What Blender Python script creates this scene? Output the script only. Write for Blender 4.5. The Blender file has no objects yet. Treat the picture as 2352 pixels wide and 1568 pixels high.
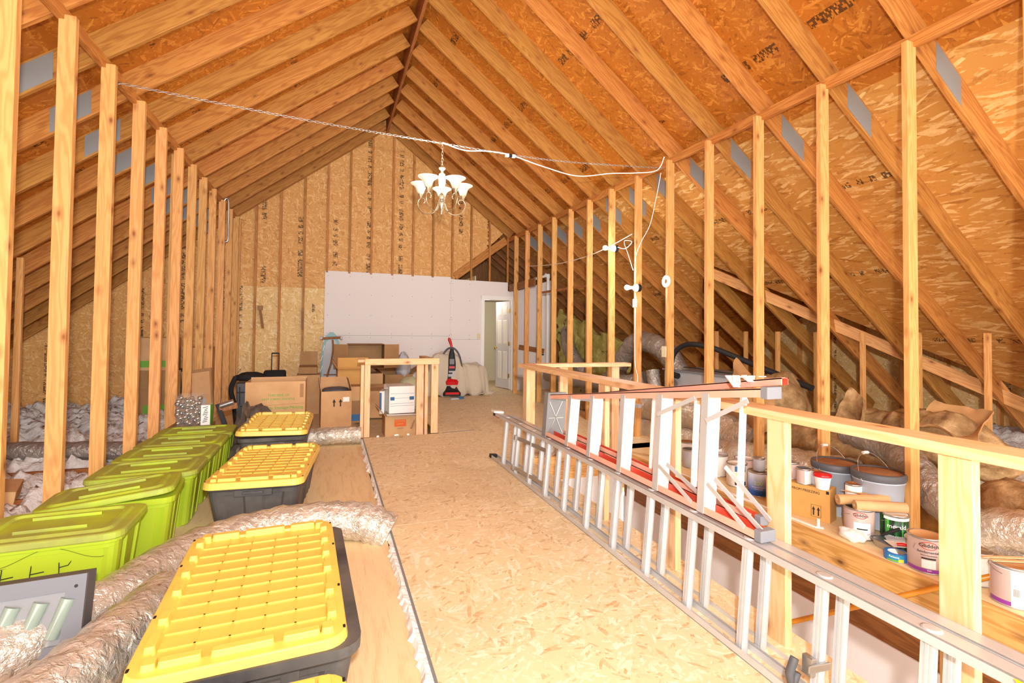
import bpy, bmesh, math, random
from mathutils import Vector, Matrix, noise as mnoise
random.seed(7)
SC = bpy.context.scene
COL = SC.collection
PI = math.pi
def srgb(h):
    if isinstance(h, str):
        h = [int(h[i:i+2], 16)/255 for i in (0, 2, 4)]
    return tuple((c/12.92 if c <= .04045 else ((c+.055)/1.055)**2.4) for c in h) + (1,)

# ------------------------------------------------------------ camera
H = 1.29; F = 1136.0
yw, pt, rl = math.radians(20.2), math.radians(1.4), math.radians(.62)
f = Vector((math.sin(yw)*math.cos(pt), math.cos(yw)*math.cos(pt), math.sin(pt)))
rt = Vector((math.cos(yw), -math.sin(yw), 0)); up = rt.cross(f)
r2 = rt*math.cos(rl)+up*math.sin(rl); u2 = -rt*math.sin(rl)+up*math.cos(rl)
cd = bpy.data.cameras.new('camera'); cam = bpy.data.objects.new('camera', cd); COL.objects.link(cam)
cam.matrix_world = Matrix(((r2.x, u2.x, -f.x, 0), (r2.y, u2.y, -f.y, 0), (r2.z, u2.z, -f.z, H), (0, 0, 0, 1)))
cd.sensor_width = 36; cd.lens = 36*F/2352; cd.shift_y = -53/2352; cd.clip_start = .02
SC.camera = cam
# ------------------------------------------------------------ world, exposure, flash
SC.view_settings.view_transform = 'Standard'; SC.view_settings.look = 'None'
SC.view_settings.gamma = 1; SC.view_settings.use_curve_mapping = False
SC.view_settings.exposure = 1.26
w = bpy.data.worlds.new('world'); SC.world = w; w.use_nodes = True
w.node_tree.nodes['Background'].inputs[0].default_value = (1, .97, .92, 1)
w.node_tree.nodes['Background'].inputs[1].default_value = 2.2
def lamp(name, kind, loc, power, color=(1, 1, 1), size=.05, falloff=None, rot=None):
    l = bpy.data.lights.new(name, kind); l.energy = power; l.color = color
    if kind == 'AREA': l.size = size
    else: l.shadow_soft_size = size
    if falloff:
        l.use_nodes = True; nt = l.node_tree
        fo = nt.nodes.new('ShaderNodeLightFalloff'); fo.inputs[0].default_value = 1
        nt.links.new(fo.outputs[falloff], nt.nodes['Emission'].inputs[1])
    o = bpy.data.objects.new(name, l); COL.objects.link(o); o.location = loc
    if rot: o.rotation_euler = rot
    return o
lamp('camera_flash', 'POINT', (.02, -.15, 1.53), 47, (1, .985, .955), .035, 'Linear')

# ------------------------------------------------------------ materials
def nm(name, rough=.6, metal=0, spec=.4):
    m = bpy.data.materials.new(name); m.use_nodes = True
    b = m.node_tree.nodes['Principled BSDF']
    b.inputs['Roughness'].default_value = rough; b.inputs['Metallic'].default_value = metal
    b.inputs['Specular IOR Level'].default_value = spec
    return m, m.node_tree, b
class G:
    """tiny node helper"""
    def __init__(s, nt): s.nt = nt
    def n(s, t, **kw):
        nd = s.nt.nodes.new(t)
        for k, v in kw.items(): setattr(nd, k, v)
        return nd
    def l(s, a, b): s.nt.links.new(a, b)
    def math(s, op, a, b=None, c=None, clamp=False):
        nd = s.n('ShaderNodeMath', operation=op, use_clamp=clamp)
        for i, v in enumerate((a, b, c)):
            if v is None: continue
            if isinstance(v, (int, float)): nd.inputs[i].default_value = v
            else: s.l(v, nd.inputs[i])
        return nd.outputs[0]
    def mix(s, fac, a, b, mode='MIX'):
        nd = s.n('ShaderNodeMix', data_type='RGBA', blend_type=mode)
        for i, v in ((0, fac), (6, a), (7, b)):
            if isinstance(v, (int, float, tuple)): nd.inputs[i].default_value = v
            else: s.l(v, nd.inputs[i])
        return nd.outputs[2]
    def ramp(s, fac, stops):
        nd = s.n('ShaderNodeValToRGB'); e = nd.color_ramp.elements
        while len(e) < len(stops): e.new(.5)
        for i, (p, c) in enumerate(stops): e[i].position = p; e[i].color = c
        s.l(fac, nd.inputs[0]); return nd.outputs[0]
    def mapping(s, vec, loc=(0, 0, 0), rot=(0, 0, 0), sc=(1, 1, 1)):
        nd = s.n('ShaderNodeMapping')
        nd.inputs[1].default_value = loc; nd.inputs[2].default_value = rot; nd.inputs[3].default_value = sc
        s.l(vec, nd.inputs[0]); return nd.outputs[0]
    def noise(s, vec, scale, detail=2, rough=.5, dist=0):
        nd = s.n('ShaderNodeTexNoise'); nd.inputs['Scale'].default_value = scale
        nd.inputs['Detail'].default_value = detail; nd.inputs['Roughness'].default_value = rough
        nd.inputs['Distortion'].default_value = dist
        s.l(vec, nd.inputs['Vector']); return nd.outputs[0]
    def objco(s, rand=20):
        tc = s.n('ShaderNodeTexCoord'); oi = s.n('ShaderNodeObjectInfo')
        off = s.n('ShaderNodeCombineXYZ')
        r = s.math('MULTIPLY', oi.outputs['Random'], float(rand))
        for i in range(3): s.l(r, off.inputs[i])
        v = s.n('ShaderNodeVectorMath', operation='ADD'); s.l(tc.outputs['Object'], v.inputs[0]); s.l(off.outputs[0], v.inputs[1])
        return tc.outputs['Object'], v.outputs[0], oi.outputs['Random']
    def bump(s, h, b, strength=.3, dist=.01):
        nd = s.n('ShaderNodeBump'); nd.inputs['Strength'].default_value = strength; nd.inputs['Distance'].default_value = dist
        s.l(h, nd.inputs['Height']); s.l(nd.outputs[0], b.inputs['Normal'])
def flat(name, col, rough=.6, metal=0, spec=.4, alpha=None, trans=0, emit=None, bumps=None, vary=0):
    m, nt, b = nm(name, rough, metal, spec); g = G(nt)
    b.inputs['Base Color'].default_value = srgb(col)
    if vary:
        o, v, r = g.objco()
        n = g.noise(v, 6, 4)
        c = srgb(col); d = tuple(x*(1-vary) for x in c[:3])+(1,)
        g.l(g.ramp(n, [(.35, d), (.65, c)]), b.inputs['Base Color'])
    if trans: b.inputs['Transmission Weight'].default_value = trans
    if alpha is not None: b.inputs['Alpha'].default_value = alpha
    if emit: b.inputs['Emission Color'].default_value = srgb(emit[0]); b.inputs['Emission Strength'].default_value = emit[1]
    if bumps:
        o, v, r = g.objco(); g.bump(g.noise(v, bumps[0], 4), b, bumps[1], bumps[2])
    return m
def wood(name, light, dark, knot='80451c', rough=.55, var=.25):
    m, nt, b = nm(name, rough, 0, .35); g = G(nt)
    o, v, r = g.objco()
    big = g.noise(g.mapping(v, sc=(5, 5, .45)), 1.6, 3, .5, .3)
    rings = g.math('SINE', g.math('MULTIPLY', big, 75.0))
    rings = g.math('MULTIPLY_ADD', rings, .5, .5)
    fine = g.noise(g.mapping(v, sc=(60, 60, 2)), 2, 3, .6)
    t = g.math('ADD', g.math('MULTIPLY', rings, .55), g.math('MULTIPLY', fine, .45))
    L = srgb(light); D = srgb(dark)
    base = g.ramp(t, [(.1, D), (.7, L)])
    tone = g.noise(g.mapping(v, sc=(1.5, 1.5, .8)), 1.5, 2)
    base = g.mix(g.math('MULTIPLY', tone, .5), base, D)
    # board to board difference
    hs = g.n('ShaderNodeHueSaturation'); g.l(base, hs.inputs['Color'])
    g.l(g.math('MULTIPLY_ADD', r, var, 1-var*.5), hs.inputs['Value'])
    g.l(g.math('MULTIPLY_ADD', r, -.012, .512), hs.inputs['Hue'])
    vo = g.n('ShaderNodeTexVoronoi'); vo.inputs['Scale'].default_value = 1; vo.inputs['Randomness'].default_value = 1
    g.l(g.mapping(v, sc=(8.5, 8.5, 4.2)), vo.inputs['Vector'])
    k = g.ramp(vo.outputs['Distance'], [(.05, (.9, .9, .9, 1)), (.11, (.45, .45, .45, 1)), (.26, (0, 0, 0, 1))])
    g.l(g.mix(k, hs.outputs[0], srgb(knot)), b.inputs['Base Color'])
    g.bump(t, b, .15, .002)
    return m
def osb(name, c0, c1, c2, flake=1.0, stamp=None, rough=.6, grime=0, bias=0.0):
    """strand board on local x,y; stamp=(period, offset, width, along 'x' or 'y')"""
    m, nt, b = nm(name, rough, 0, .3); g = G(nt)
    o, v, r = g.objco(7)
    h = t = None
    for k, a in enumerate((5, 47, 88, 128, 162, 68, 25)):
        a = 40+(a-80)*(1-bias)
        nd = g.n('ShaderNodeMapping', vector_type='TEXTURE'); nd.inputs[1].default_value = (k*3.7, k*1.3, 0); nd.inputs[2].default_value = (0, 0, math.radians(a*1.0-40))
        nd.inputs[3].default_value = (flake/(9, 12, 10, 14, 11, 8, 13)[k], flake/(42, 58, 48, 70, 52, 38, 62)[k], 1); g.l(v, nd.inputs[0]); mp = nd.outputs[0]
        vo = g.n('ShaderNodeTexVoronoi', voronoi_dimensions='2D'); vo.inputs['Scale'].default_value = 1
        g.l(mp, vo.inputs['Vector'])
        sp = g.n('ShaderNodeSeparateColor'); g.l(vo.outputs['Color'], sp.inputs[0])
        if h is None: h, t = sp.outputs[0], sp.outputs[1]
        else:
            gt = g.math('GREATER_THAN', sp.outputs[0], h)
            mx = g.n('ShaderNodeMix', data_type='FLOAT'); g.l(gt, mx.inputs[0]); g.l(t, mx.inputs[2]); g.l(sp.outputs[1], mx.inputs[3])
            t = mx.outputs[0]; h = g.math('MAXIMUM', h, sp.outputs[0])
    n = g.noise(g.mapping(v, sc=(1, 1, 1)), 40, 4, .7)
    t2 = g.math('ADD', g.math('MULTIPLY', t, .7), g.math('MULTIPLY', n, .3))
    col = g.ramp(t2, [(.06, srgb(c0)), (.26, srgb(c1)), (.62, srgb(c1)), (.9, srgb(c2))])
    if grime:
        gn = g.noise(v, 1.1, 5, .6)
        col = g.mix(g.ramp(gn, [(.52, (0, 0, 0, 1)), (.75, (grime, grime, grime, 1))]), col, srgb('8a6a48'))
    if stamp:
        per, off, wd, ax = stamp
        sp = g.n('ShaderNodeSeparateXYZ'); g.l(o, sp.inputs[0])
        u, q = (sp.outputs[0], sp.outputs[1]) if ax == 'x' else (sp.outputs[1], sp.outputs[0])
        band = g.math('LESS_THAN', g.math('PINGPONG', g.math('ADD', q, off), per/2), wd/2)
        # glyph cells: random bars and boxes
        cu = g.math('FLOOR', g.math('MULTIPLY', u, 95.0)); cq = g.math('FLOOR', g.math('MULTIPLY', q, 48.0))
        cv = g.n('ShaderNodeCombineXYZ'); g.l(cu, cv.inputs[0]); g.l(cq, cv.inputs[1])
        wn = g.n('ShaderNodeTexWhiteNoise', noise_dimensions='2D'); g.l(cv.outputs[0], wn.inputs[0])
        cu2 = g.math('FLOOR', g.math('MULTIPLY', u, 17.0)); cv2 = g.n('ShaderNodeCombineXYZ'); g.l(cu2, cv2.inputs[0])
        wn2 = g.n('ShaderNodeTexWhiteNoise', noise_dimensions='2D'); g.l(cv2.outputs[0], wn2.inputs[0])
        on = g.math('MULTIPLY', g.math('GREATER_THAN', wn.outputs[0], .42), g.math('GREATER_THAN', wn2.outputs[0], .3))
        seg = g.noise(g.mapping(o, sc=(1.1, 1.1, 1.1), loc=(5, 3, 0)), .9, 0)
        on = g.math('MULTIPLY', on, g.math('GREATER_THAN', seg, .47))
        col = g.mix(g.math('MULTIPLY', g.math('MULTIPLY', on, band), .8), col, srgb('2a1c10'))
    g.l(col, b.inputs['Base Color'])
    g.bump(h, b, .12, .002)
    return m
M = {}
M['stud'] = wood('pine_stud', 'dea468', 'c4864c', var=.12)
M['rafter'] = wood('pine_rafter', 'c28444', 'a2602a', rough=.6)
M['newpine'] = wood('new_pine', 'ecc29c', 'dcaa78', knot='9a5a28', var=.08)
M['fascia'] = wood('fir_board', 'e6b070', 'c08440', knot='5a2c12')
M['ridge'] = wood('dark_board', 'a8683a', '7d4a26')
M['roof'] = osb('roof_strand_board', '7a4212', 'aa641d', 'cc8a3c', 1.1, (1.22, .62, .09, 'x'), bias=0)
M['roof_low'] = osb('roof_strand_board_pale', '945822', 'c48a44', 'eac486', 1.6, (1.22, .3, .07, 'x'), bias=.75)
M['gable'] = osb('gable_strand_board', 'a8703c', 'd69e5c', 'ecc48a', 1.0, (.62, 1.17, .085, 'y'))
M['gable_low'] = osb('gable_strand_board_pale', 'b98a50', 'e2bc7e', 'f5dfb0', 1.1, (1.22, .3, .05, 'y'))
M['floor'] = osb('floor_strand_board', 'b88e58', 'e8d3a8', 'f8ecd2', .8, None, grime=.2)
def plyw(name, a, c):
    m, nt, b = nm(name, .6, 0, .3); g = G(nt); o, v, r = g.objco(5)
    n = g.noise(g.mapping(v, sc=(1.2, 9, 1)), 2.2, 6, .6, .8); n2 = g.noise(g.mapping(v, sc=(6, 90, 1)), 2, 3)
    t = g.math('ADD', g.math('MULTIPLY', n, .75), g.math('MULTIPLY', n2, .25))
    g.l(g.ramp(t, [(.3, srgb(c)), (.5, srgb(a)), (.62, srgb(a)), (.68, srgb(c)), (.8, srgb(a))]), b.inputs['Base Color'])
    return m
M['ply'] = plyw('plywood', 'ecd3a4', 'd9b580')
M['drywall'] = flat('drywall', 'e6dfdc', .85)
M['white'] = flat('white_paint', 'f2f0ec', .45)
M['galv'] = flat('galvanised', '8e9294', .55, .3, bumps=(160, .4, .002))
M['alu'] = flat('aluminium', 'd0d2d4', .4, .35, vary=.12)
M['foam'] = flat('white_foam', 'fbfaf7', .9, bumps=(40, .8, .01))

# ------------------------------------------------------------ mesh helpers
class MB:
    def __init__(s): s.v = []; s.f = []; s.mi = []; s.sm = []; s.cur = 0
    def add(s, vs, fs, smooth=False):
        n = len(s.v); s.v += [Vector(p) for p in vs]
        for q in fs: s.f.append([i+n for i in q]); s.mi.append(s.cur); s.sm.append(smooth)
        return s
    def box(s, x0, x1, y0, y1, z0, z1, M4=None):
        vs = [Vector((x, y, z)) for z in (z0, z1) for y in (y0, y1) for x in (x0, x1)]
        if M4: vs = [M4 @ p for p in vs]
        return s.add(vs, [(0, 2, 3, 1), (4, 5, 7, 6), (0, 1, 5, 4), (2, 6, 7, 3), (0, 4, 6, 2), (1, 3, 7, 5)])
    def loft(s, rings, cap0=True, cap1=True, smooth=False):
        n = len(rings[0]); vs = [p for r in rings for p in r]; fs = []
        for k in range(len(rings)-1):
            for i in range(n):
                j = (i+1) % n; fs.append((k*n+i, k*n+j, (k+1)*n+j, (k+1)*n+i))
        s.add(vs, fs, smooth)
        if cap0: s.add(rings[0], [tuple(reversed(range(n)))])
        if cap1: s.add(rings[-1], [tuple(range(n))])
        return s
    def lathe(s, prof, n=24, c=(0, 0, 0), cap=True, smooth=True):
        rings = [[Vector((c[0]+r*math.cos(2*PI*i/n), c[1]+r*math.sin(2*PI*i/n), c[2]+z)) for i in range(n)] for r, z in prof]
        return s.loft(rings, cap, cap, smooth)
    def tube(s, pts, r, n=8, cap=True, jit=0, smooth=True, flat=1, closed=False):
        pts = [Vector(p) for p in pts]; rings = []; prev = None; N = len(pts)
        for k, p in enumerate(pts):
            if closed: t = (pts[(k+1) % N]-pts[k-1]).normalized()
            else: t = (pts[min(k+1, N-1)]-pts[max(k-1, 0)]).normalized()
            if prev is None:
                a = Vector((0, 0, 1)) if abs(t.z) < .9 else Vector((1, 0, 0))
                x = t.cross(a).normalized()
            else:
                x = (prev-t*prev.dot(t)).normalized()
            prev = x; y = t.cross(x)
            rr = r[k] if isinstance(r, (list, tuple)) else r
            rings.append([p+(x*math.cos(2*PI*i/n)+y*math.sin(2*PI*i/n)*flat)*rr*(1+random.uniform(-jit, jit)) for i in range(n)])
        if closed: return s.loft(rings+[rings[0]], False, False, smooth)
        return s.loft(rings, cap, cap, smooth)
    def bar(s, p0, p1, w, t, upv=(0, 0, 1)):
        p0, p1 = Vector(p0), Vector(p1); z = (p1-p0); L = z.length; z.normalize()
        u = Vector(upv); x = u.cross(z)
        if x.length < 1e-4: x = Vector((1, 0, 0)).cross(z)
        x.normalize(); y = z.cross(x)
        M4 = Matrix(((x.x, y.x, z.x, p0.x), (x.y, y.y, z.y, p0.y), (x.z, y.z, z.z, p0.z), (0, 0, 0, 1)))
        return s.box(-w/2, w/2, -t/2, t/2, 0, L, M4)
    def build(s, name, mat, parent=None, loc=None, rot=None, bevel=0, mw=None):
        me = bpy.data.meshes.new(name)
        me.from_pydata([tuple(p) for p in s.v], [], s.f)
        for p, i, q in zip(me.polygons, s.mi, s.sm): p.material_index = i; p.use_smooth = q
        for m in (mat if isinstance(mat, (list, tuple)) else [mat]):
            me.materials.append(M[m] if isinstance(m, str) else m)
        if bevel:
            bm = bmesh.new(); bm.from_mesh(me); bmesh.ops.remove_doubles(bm, verts=bm.verts, dist=1e-5)
            ed = [e for e in bm.edges if len(e.link_faces) == 2 and e.calc_face_angle(0) > .6]
            bmesh.ops.bevel(bm, geom=ed, offset=bevel, segments=2, profile=.6, affect='EDGES'); bm.to_mesh(me); bm.free()
        o = bpy.data.objects.new(name, me); COL.objects.link(o)
        if parent: o.parent = parent
        if loc: o.location = loc
        if rot: o.rotation_euler = rot
        if mw: o.matrix_world = mw
        return o
def rr(w, d, r, z, n=5, cx=0, cy=0):
    pts = []
    for qx, qy, a0 in ((1, 1, 0), (-1, 1, 90), (-1, -1, 180), (1, -1, 270)):
        for k in range(n+1):
            a = math.radians(a0+90*k/n)
            pts.append(Vector((cx+qx*(w/2-r)+r*math.cos(a), cy+qy*(d/2-r)+r*math.sin(a), z)))
    return pts
def tag(o, label, cat, group=None, kind=None):
    o['label'] = label; o['category'] = cat
    if group: o['group'] = group
    if kind: o['kind'] = kind
    return o
def thing(name, label, cat, loc=(0, 0, 0), rz=0, group=None, rot=None):
    o = bpy.data.objects.new(name, None); COL.objects.link(o); o.empty_display_size = .1
    o.location = loc; o.rotation_euler = rot if rot else (0, 0, rz)
    return tag(o, label, cat, group)
def struct(o, label=None):
    o['kind'] = 'structure'
    if label: o['label'] = label
    return o
def frame(o, x, y):
    x = Vector(x).normalized(); z = x.cross(Vector(y)).normalized(); y = z.cross(x); o = Vector(o)
    return Matrix(((x.x, y.x, z.x, o.x), (x.y, y.y, z.y, o.y), (x.z, y.z, z.z, o.z), (0, 0, 0, 1)))
def lumber(name, mat, p0, p1, w, t, upv=(0, 1, 0), bevel=.003, parent=None):
    """board from p0 to p1; t is measured along upv, w across it; grain runs along local z"""
    p0, p1 = Vector(p0), Vector(p1); z = p1-p0; L = z.length; z.normalize()
    x = Vector(upv).cross(z).normalized(); y = z.cross(x)
    mw = Matrix(((x.x, y.x, z.x, p0.x), (x.y, y.y, z.y, p0.y), (x.z, y.z, z.z, p0.z), (0, 0, 0, 1)))
    o = MB().box(-w/2, w/2, -t/2, t/2, 0, L).build(name, mat, None, bevel=bevel, mw=mw)
    if parent:
        o.parent = parent; o.matrix_parent_inverse = parent.matrix_world.inverted()
    return o
def spline(pts, n=8):
    pts = [Vector(p) for p in pts]; out = []; N = len(pts)
    for i in range(N-1):
        a, b, c, d = pts[max(i-1, 0)], pts[i], pts[i+1], pts[min(i+2, N-1)]
        for k in range(n):
            t = k/n
            out.append(.5*((2*b)+(c-a)*t+(2*a-5*b+4*c-d)*t*t+(3*b-a-3*c+d)*t**3))
    out.append(pts[-1]); return out
def textmesh(body, size, depth=.0006, align='CENTER'):
    cu = bpy.data.curves.new('t', 'FONT'); cu.body = body; cu.size = size; cu.extrude = depth
    cu.align_x = align; cu.align_y = 'CENTER'; cu.resolution_u = 2
    ob = bpy.data.objects.new('t', cu); COL.objects.link(ob)
    dg = bpy.context.evaluated_depsgraph_get()
    me = bpy.data.meshes.new_from_object(ob.evaluated_get(dg))
    bpy.data.objects.remove(ob); bpy.data.curves.remove(cu); me.materials.clear()
    return me
def writing(body, size, mat, parent, mw=None, wrap=None, name='lettering', sx=1):
    """flat lettering (mw) or wrapped round a cylinder: wrap=(radius, angle, z)"""
    me = textmesh(body, size)
    if wrap:
        R, a0, z0 = wrap
        for v in me.vertices:
            a = a0+v.co.x*sx/R; q = R+.0004+v.co.z; v.co = (q*math.cos(a), q*math.sin(a), z0+v.co.y)
    elif sx != 1:
        for v in me.vertices: v.co.x *= sx
    me.materials.append(M[mat]); o = bpy.data.objects.new(name, me); COL.objects.link(o); o.parent = parent
    if mw: o.matrix_local = mw
    return o
def ordinal(n): return ['first', 'second', 'third', 'fourth', 'fifth', 'sixth', 'seventh', 'eighth', 'ninth', 'tenth', 'eleventh', 'twelfth', 'thirteenth', 'fourteenth', 'fifteenth', 'sixteenth', 'seventeenth', 'eighteenth', 'nineteenth', 'twentieth', 'twenty-first'][n]

# ------------------------------------------------------------ room shell
XL, XR, XC, YG = -1.577, 3.584, 1.0, 10.1     # knee walls, ridge, gable
ZP, ZR, SL = 3.29, 5.26, .764                 # plate, ridge, slope
RW = .19                                      # rafter depth
def zr(x): return ZR-SL*abs(x-XC)             # underside of rafters
vo_ = RW*math.sqrt(1+SL*SL)                   # vertical rafter thickness
def roof_panel(side, x0, x1, y0, y1, mat, name, label=None, th=.012):
    xa, xb = XC+side*x0, XC+side*x1
    o = (xa, y0, zr(xa)+vo_); wv = Vector((xb-xa, 0, zr(xb)-zr(xa))); L = wv.length
    # local x along the ridge, local y down the slope
    mw = frame(o, (0, 1, 0), wv)
    sgn = 1 if (mw.to_3x3() @ Vector((0, 0, 1))).z > 0 else -1
    m = MB()
    m.box(0, y1-y0, 0, L, min(0, sgn*th), max(0, sgn*th))
    return struct(m.build(name, mat, mw=mw), label)
# left slope: one skin per course (x distance from the ridge)
roof_panel(-1, .0, 2.95, -2.5, YG, 'roof', 'ceiling', 'orange strand board roof deck, upper left slope')
roof_panel(-1, 2.95, 7.3, -2.5, YG, 'roof', 'ceiling', 'orange strand board roof deck, lower left slope')
roof_panel(1, .0, 2.95, -2.5, 12.6, 'roof', 'ceiling', 'orange strand board roof deck, upper right slope')
# right lower slope stops at a valley: polygon
def poly_panel(pts2, mat, name, label):
    mw = frame((XC, 0, ZR+vo_), (0, 1, 0), (1, 0, -SL)); k = math.sqrt(1+SL*SL)
    a = [Vector((y, (x-XC)*k, 0)) for x, y in pts2]; b = [p+Vector((0, 0, -.012)) for p in a]
    sg = (mw.to_3x3() @ Vector((0, 0, 1))).z
    if sg < 0: b = [p+Vector((0, 0, -.012*1)) for p in a]
    else: b = [p+Vector((0, 0, .012)) for p in a]
    return struct(MB().loft([a, b]).build(name, mat, mw=mw), label)
poly_panel([(3.95, -2.5), (3.95, 12.6), (8.6, 12.6), (8.6, 9.9), (5.15, 5.85), (7.3, 3.2), (8.6, 1.9), (8.6, -2.5)], 'roof_low', 'ceiling', 'pale strand board roof deck, lower right slope')

# gable wall (local x across, y up) with the opening beside the door roof
def wallpoly(pts, y, th, mat, name, label=None, kind='structure'):
    mw = frame((0, y, 0), (1, 0, 0), (0, 0, 1))          # local z points to -Y
    a = [Vector((x, z, 0)) for x, z in pts]; b = [p+Vector((0, 0, -th)) for p in a]
    o = MB().loft([b, a]).build(name, mat, mw=mw); o['kind'] = kind
    if label: o['label'] = label
    return o
top = lambda x: zr(x)+vo_+.0
wallpoly([(XL-.03, 2.05), (2.4, 2.05), (2.4, 2.33), (3.52, top(3.52)-.16), (3.52, top(3.52)), (XC, top(XC)), (XL-.03, top(XL-.03))], YG, .02, 'gable', 'wall_back', 'strand board gable end wall')
wallpoly([(XL-.03, -.2), (2.4, -.2), (2.4, 2.05), (XL-.03, 2.05)], YG, .02, 'gable_low', 'wall_back_lower', 'paler strand board at the foot of the gable')
wallpoly([(-7.4, -.6), (XL-.03, -.6), (XL-.03, top(XL)), (-7.4, max(-.55, top(-7.4)))], YG, .02, 'gable', 'wall_back_left', 'strand board gable behind left knee wall')
# drywall on the gable
wallpoly([(-.105, 0), (2.34, 0), (2.34, 2.385), (-.105, 2.395)], YG-.04, .013, 'drywall', 'wall_drywall', 'bare drywall sheets on the gable')
wallpoly([(2.343, 0), (3.02, 0), (3.02, 2.02), (3.80, 2.02), (3.80, 0), (4.62, 0), (4.62, 2.42), (3.78, 2.14), (3.6, 2.14), (3.6, 2.325), (2.343, 2.345)], YG-.036, .013, 'drywall', 'wall_door_side', 'bare drywall round the door')
# ridge
struct(lumber('trim_1', 'ridge', (XC, -2.5, ZR-.0), (XC, YG, ZR-.0), .3, .04, upv=(1, 0, 0)), 'ridge board').location.z += .07
# floors
def slab(name, x0, x1, y0, y1, z, th, mat, label, along='y'):
    if along == 'y': mw = frame((x0, y0, z), (0, 1, 0), (-1, 0, 0)); m = MB().box(0, y1-y0, -(x1-x0), 0, -th, 0)
    else: mw = frame((x0, y0, z), (1, 0, 0), (0, 1, 0)); m = MB().box(0, x1-x0, 0, y1-y0, -th, 0)
    return struct(m.build(name, mat, mw=mw), label)
g_ = .002
for i, (a, b) in enumerate(((-2.5, .9), (.9, 3.34), (3.34, 5.78), (5.78, 6.12))):
    slab('floor', .39, 1.9, a+g_, b-g_, 0, .02, 'floor', 'strand board deck beside the ladder')
for a, b in ((4.7, 7.14), (7.14, 9.2), (9.2, 12.5)):
    slab('floor', 1.9+g_ if a < 6 else 1.30, 4.7, a+g_, b-g_, 0, .02, 'floor', 'strand board deck in front of the door')
slab('floor', 1.30, 1.9, 6.12+g_, 7.14-g_, 0, .02, 'floor', 'strand board deck right of the small frame')
slab('floor', -1.56, .36, -2.5, YG, -.03, .02, 'ply', 'plywood floor under the storage totes', 'y')
slab('floor', .36, 1.30, 6.14, YG, -.13, .02, 'floor', 'lower boards inside the small frame')
slab('floor', 2.985, 3.6, -1, 4.9, 0, .02, 'ply', 'plywood shelf beyond the stair opening')
slab('floor', 3.6, 8.6, -2, YG, -.12, .02, 'ply', 'floor behind the right knee wall')
slab('floor', -7.4, -1.60, -2, YG, -.35, .02, 'ply', 'ceiling boards behind the left knee wall')
# stairwell
struct(lumber('trim_2', 'fascia', (3.0, -1, -.135), (3.0, 4.62, -.135), .04, .27, upv=(0, 0, 1)), 'fir rim board along the stair opening')
struct(lumber('trim_3', 'ridge', (3.03, -1, -.37), (3.03, 4.62, -.37), .04, .2, upv=(0, 0, 1)), 'shaded lower rim board')  # shadow below the rim is put into this board's dark wood colour
struct(lumber('trim_4', 'fascia', (1.86, 4.66, -.12), (2.98, 4.66, -.12), .24, .04, upv=(0, 1, 0)), 'rim board at the head of the stair opening')
struct(MB().box(3.0, 3.013, -1, 4.62, -2.6, -.47).build('wall_stair_right', 'drywall'))
struct(MB().box(1.885, 3.0, 4.64, 4.66, -2.6, -.24).build('wall_stair_back', 'drywall'))
struct(MB().box(1.885, 1.898, -1, 4.64, -2.6, -.022).build('wall_stair_left', 'drywall'))
slab('floor', 1.9, 3.0, -1, 4.64, -2.6, .02, 'ply', 'floor at the foot of the stairwell')
# knee wall studs
SR = [2.145+.615*n for n in range(-1, 13)]
SLf = [3.24, 3.85, 4.46, 5.09, 5.69, 6.28, 6.85, 7.39, 7.95, 8.59, 9.20, 9.79, 10.03]
for i, y in enumerate(SR):
    o = lumber('wall_stud', 'stud', (XR, y, -.1), (XR, y, 3.235), .089, .038)
    tag(o, 'pine stud of the right knee wall, %s from the camera end' % ordinal(i), 'stud', 'studs of the right knee wall')
for i, y in enumerate(SLf):
    o = lumber('wall_stud', 'stud', (XL, y, -.2), (XL, y, 3.235), .089, .045)
    tag(o, 'pine stud of the left knee wall, %s from the camera end' % ordinal(i), 'stud', 'studs of the left knee wall')
for i, (y, z) in enumerate(((6.42, 3.2), (7.1, 3.0))):
    o = lumber('blocking_stud', 'stud', (XL-.06, y, -.2), (XL-.06, y, z), .089, .04)
    tag(o, 'doubled pine board behind the left knee wall, %s from the camera' % ordinal(i), 'stud')
tag(lumber('top_plate', 'rafter', (XR+.035, -1, 3.245), (XR+.035, YG, 3.245), .085, .04, upv=(1, 0, 0)), 'long wooden plate along the top of the right knee wall', 'beam')
tag(lumber('top_plate', 'rafter', (XL-.035, -1, 3.245), (XL-.035, YG, 3.245), .085, .04, upv=(1, 0, 0)), 'long wooden plate along the top of the left knee wall', 'beam')
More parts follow.
